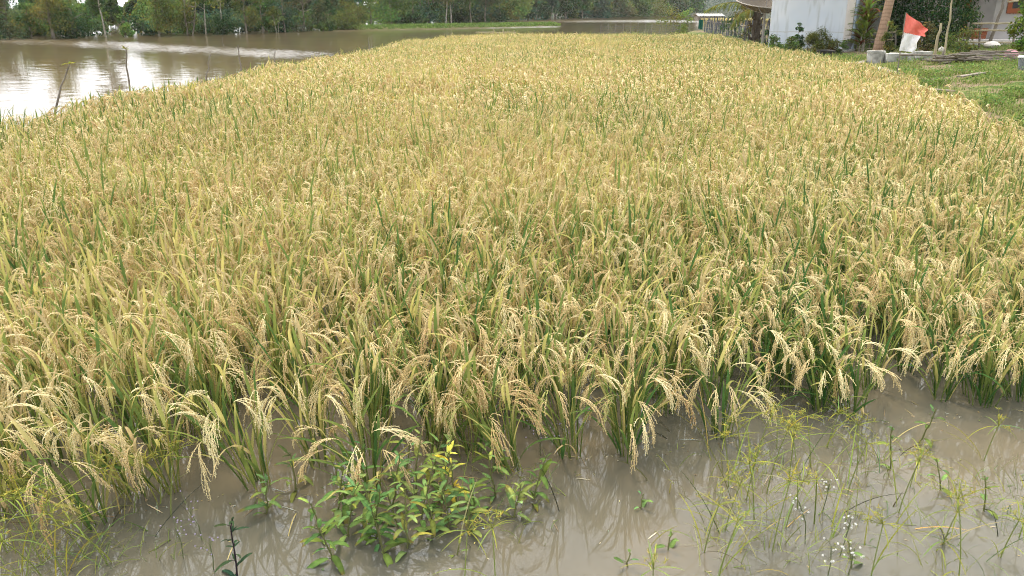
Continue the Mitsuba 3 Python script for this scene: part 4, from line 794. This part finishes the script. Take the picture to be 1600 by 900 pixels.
WHERE = ['topmost of the right hand group, under drooping ears', 'at the top of the group where reflections begin', 'at the upper right end of the group', 'between the white flowers and the group', 'left inside the right hand group', 'alone right of the white flowers', 'far right near the rice', 'leftmost of the right hand group, near the rice', 'second from the left near the rice', 'tall one in the middle of the right hand group', 'right of the tall middle one', 'below the tall middle one', 'left of centre in the right hand group', 'low at the left of the group', 'upper right of the group', 'low, alone at the left of the group', 'in front of the right rice edge', 'above the white flowers', 'right of the white flowers', 'at the lower middle of the group', 'at the bottom border left of the white flowers', 'at the bottom border below the white flowers', 'in the sparse water on the right', 'with a yellow head at the lower right', 'spreading low at the right side', 'at the right border']
for i, (px, py, hh) in enumerate(SD): sedge('yellow green sedge ' + WHERE[i], px, py, hh, i)
SL = [(35, 905, .26), (70, 880, .24), (105, 900, .28), (140, 870, .24), (175, 880, .2), (120, 835, .24), (55, 845, .18), (205, 800, .22), (248, 790, .24), (265, 810, .22), (15, 860, .2), (90, 930, .3), (725, 905, .14), (775, 912, .16), (1020, 915, .1)]
WL = ['in the lower left corner', 'second in the lower left corner', 'at the bottom border, lower left', 'right part of the lower left patch', 'right edge of the lower left patch', 'top of the lower left patch', 'left top of the lower left patch', 'below the rice right of the lower left patch', 'under drooping ears, left of the clump', 'beside drooping ears, left of the clump', 'at the left border low down', 'at the very bottom of the lower left patch', 'at the bottom border below the clump', 'at the bottom border right below the clump', 'at the bottom border in the middle']
for i, (px, py, hh) in enumerate(SL): sedge('yellowish sedge ' + WL[i], px, py, hh, 40 + i, 0.45)
def flowers(lab, px, py, height, seed, col, nb, spread, r):
    rng = RNG(seed, 15); b = G(px, py); t = thing('wildflower', lab, 'flower'); st = MB(); top = b + [rng.normal() * 0.02, 0, height]
    tube(st, [b - [0, 0, 0.1], (b + top) / 2 + [0.008, 0, 0], top], 0.0018, 4, np.array((0.10, 0.12, 0.05)))
    ends = []
    for k in range(nb):
        o = b + (top - b) * rng.uniform(0.5, 1); q = o + np.array([rng.normal() * spread, rng.normal() * spread, abs(rng.normal()) * spread * 0.8 + 0.01]); tube(st, [o, (o + q) / 2 + [0, 0, 0.004], q], 0.0008, 3, np.array((0.12, 0.14, 0.06)), False); ends.append(q)
    put('stem', st, 'mat_vc', t)
    for q in ends:
        m = MB(); n = 26; d = unit(rng.normal(size=(n, 3)) + [0, 0, 0.5]); quads(m, q + d * r * 0.6, d, r * rng.uniform(0.6, 1.5, n), 0.5, np.array(col) * np.exp(rng.normal(size=(n, 1)) * 0.12), rng); put('flower_head', m, 'mat_leaf', t)
WF = [(1262, 850, .17, 'white flowered weed, leftmost of the white flowers'), (1280, 800, .12, 'white flowered weed, highest of the white flowers'), (1306, 870, .15, 'white flowered weed with the densest heads'), (1290, 905, .13, 'white flowered weed at the bottom border'), (1318, 905, .12, 'white flowered weed, lower right of the dense heads')]
for i, (px, py, hh, lab) in enumerate(WF): flowers(lab, px, py, hh, i, (0.80, 0.80, 0.77), 10, 0.018, 0.0045)
PF = [(285, 872, .12, 'purple flowered weed left of the dark stemmed plant'), (318, 845, .12, 'purple flowered weed below the drooping ears, left'), (330, 890, .1, 'purple flowered weed beside the dark stemmed plant'), (52, 825, .08, 'purple flowered weed near the left border'), (880, 705, .12, 'purple flowered weed under the rice right of the clump'), (845, 712, .12, 'purple flowered weed between the clump and the rice')]
for i, (px, py, hh, lab) in enumerate(PF): flowers(lab, px, py, hh, 20 + i, (0.48, 0.42, 0.60), 11, 0.026, 0.0034)
# a thin tangle of fine grass round the sedges
rr = RNG(89); tg = MB(); centres = [(rr.uniform(1090, 1420), rr.uniform(690, 880)) for k in range(30)] + [(rr.uniform(1440, 1620), rr.uniform(740, 900)) for k in range(14)] + [(rr.uniform(-10, 250), rr.uniform(800, 900)) for k in range(14)] + [(rr.uniform(760, 860), rr.uniform(720, 830)) for k in range(6)]
for (px, py) in centres:
    b0 = G(px, py); tint = [LEAF['sedge'], (0.16, 0.22, 0.06), (0.30, 0.31, 0.09)][rr.integers(3)]
    for k in range(rr.integers(10, 26)):
        b = b0 + np.array([rr.normal() * 0.055, rr.normal() * 0.05, -0.02])
        blade(tg, b, rr.uniform(0, 6.3), rr.uniform(0.25, 1.5), rr.uniform(0.05, 0.20), rr.uniform(0.0014, 0.0030), rr.uniform(0.2, 2.4), 6, leaf_cols(rr, 1, tint, 0.25)[0], fold=0, shape=0.05, twist=rr.normal())
scene['water_grass'] = tg.shape('mat_leaf', True); tag('water_grass', 'fine tangled yellow green grass standing in the shallow foreground water', 'grass', kind='stuff')
# thin grass stalks that stand in or lie bent over the water
rr = RNG(88)
def stalk(where, px, py, L, az, el, bend, w, col, i):
    t = tag(key_for('grass_stalk'), 'thin bent grass stalk standing in the water ' + where, 'grass stalk', 'grass stalks ' + where); m = MB(); b = G(px, py, -0.03)
    blade(m, b, az, el, L, w, bend, 9, col, fold=0.15, shape=0.05); scene[t] = m.shape('mat_leaf', True)
for i in range(104):
    px, py = (rr.uniform(1080, 1600), rr.uniform(690, 900)) if i < 76 else (rr.uniform(0, 330), rr.uniform(800, 900)) if i < 90 else (rr.uniform(840, 1080), rr.uniform(690, 880)) if i < 96 else (rr.uniform(380, 850), rr.uniform(720, 880))
    stalk(['among the sedges on the right', 'in the lower left patch of sedges', 'in open water right of the green clump', 'beside the green clump'][(i >= 76) + (i >= 90) + (i >= 96)], px, py, rr.uniform(0.12, 0.34), rr.uniform(0, 6.3), rr.uniform(0.5, 1.45), rr.uniform(0.1, 1.7), rr.uniform(0.0028, 0.0055), leaf_cols(rr, 1, [LEAF['sedge'], (0.10, 0.14, 0.04), LEAF['straw'], (0.05, 0.05, 0.03)][rr.integers(4)], 0.2)[0], i)

# bits of straw, husk and leaf afloat
rr = RNG(123); fl = MB()
for i in range(330):
    if i < 120: px, py = rr.uniform(-20, 1620), rr.uniform(610, 905)
    else:
        px = rr.uniform(-20, 1620); py = np.interp(px, [0, 500, 900, 1200, 1600], [800, 760, 715, 665, 635]) + abs(rr.normal()) * 14
    b = G(px, py, 0.002)
    if b[1] > np.interp(b[0], FX, FY) + 0.5: continue
    a = rr.uniform(0, 6.3); L = rr.uniform(0.006, 0.02) if rr.random() < 0.75 else rr.uniform(0.03, 0.11)
    blade(fl, b, a, 0.02, L, rr.uniform(0.0016, 0.0045), 0.04, 3, leaf_cols(rr, 1, [LEAF['straw'], (0.16, 0.12, 0.07), (0.5, 0.46, 0.34), (0.14, 0.18, 0.05)][rr.integers(4)], 0.25)[0], fold=0, shape=0.2)
scene['floating_litter'] = fl.shape('mat_vc'); tag('floating_litter', 'bits of straw and husk floating on the muddy water in front of the rice', 'straw', kind='stuff')
# ---------------------------------------------------------------- the damp air over the river
scene['air'] = {'type': 'homogeneous', 'albedo': rgb(0.94, 0.95, 0.96), 'sigma_t': 0.00028}
scene['haze'] = {'type': 'cube', 'to_world': T().translate([0, 0, 40.0]).scale([1260, 1260, 42.0]), 'bsdf': {'type': 'null'}, 'interior': {'type': 'ref', 'id': 'air'}}
scene['camera']['medium'] = {'type': 'ref', 'id': 'air'}
tag('haze', kind='stuff')
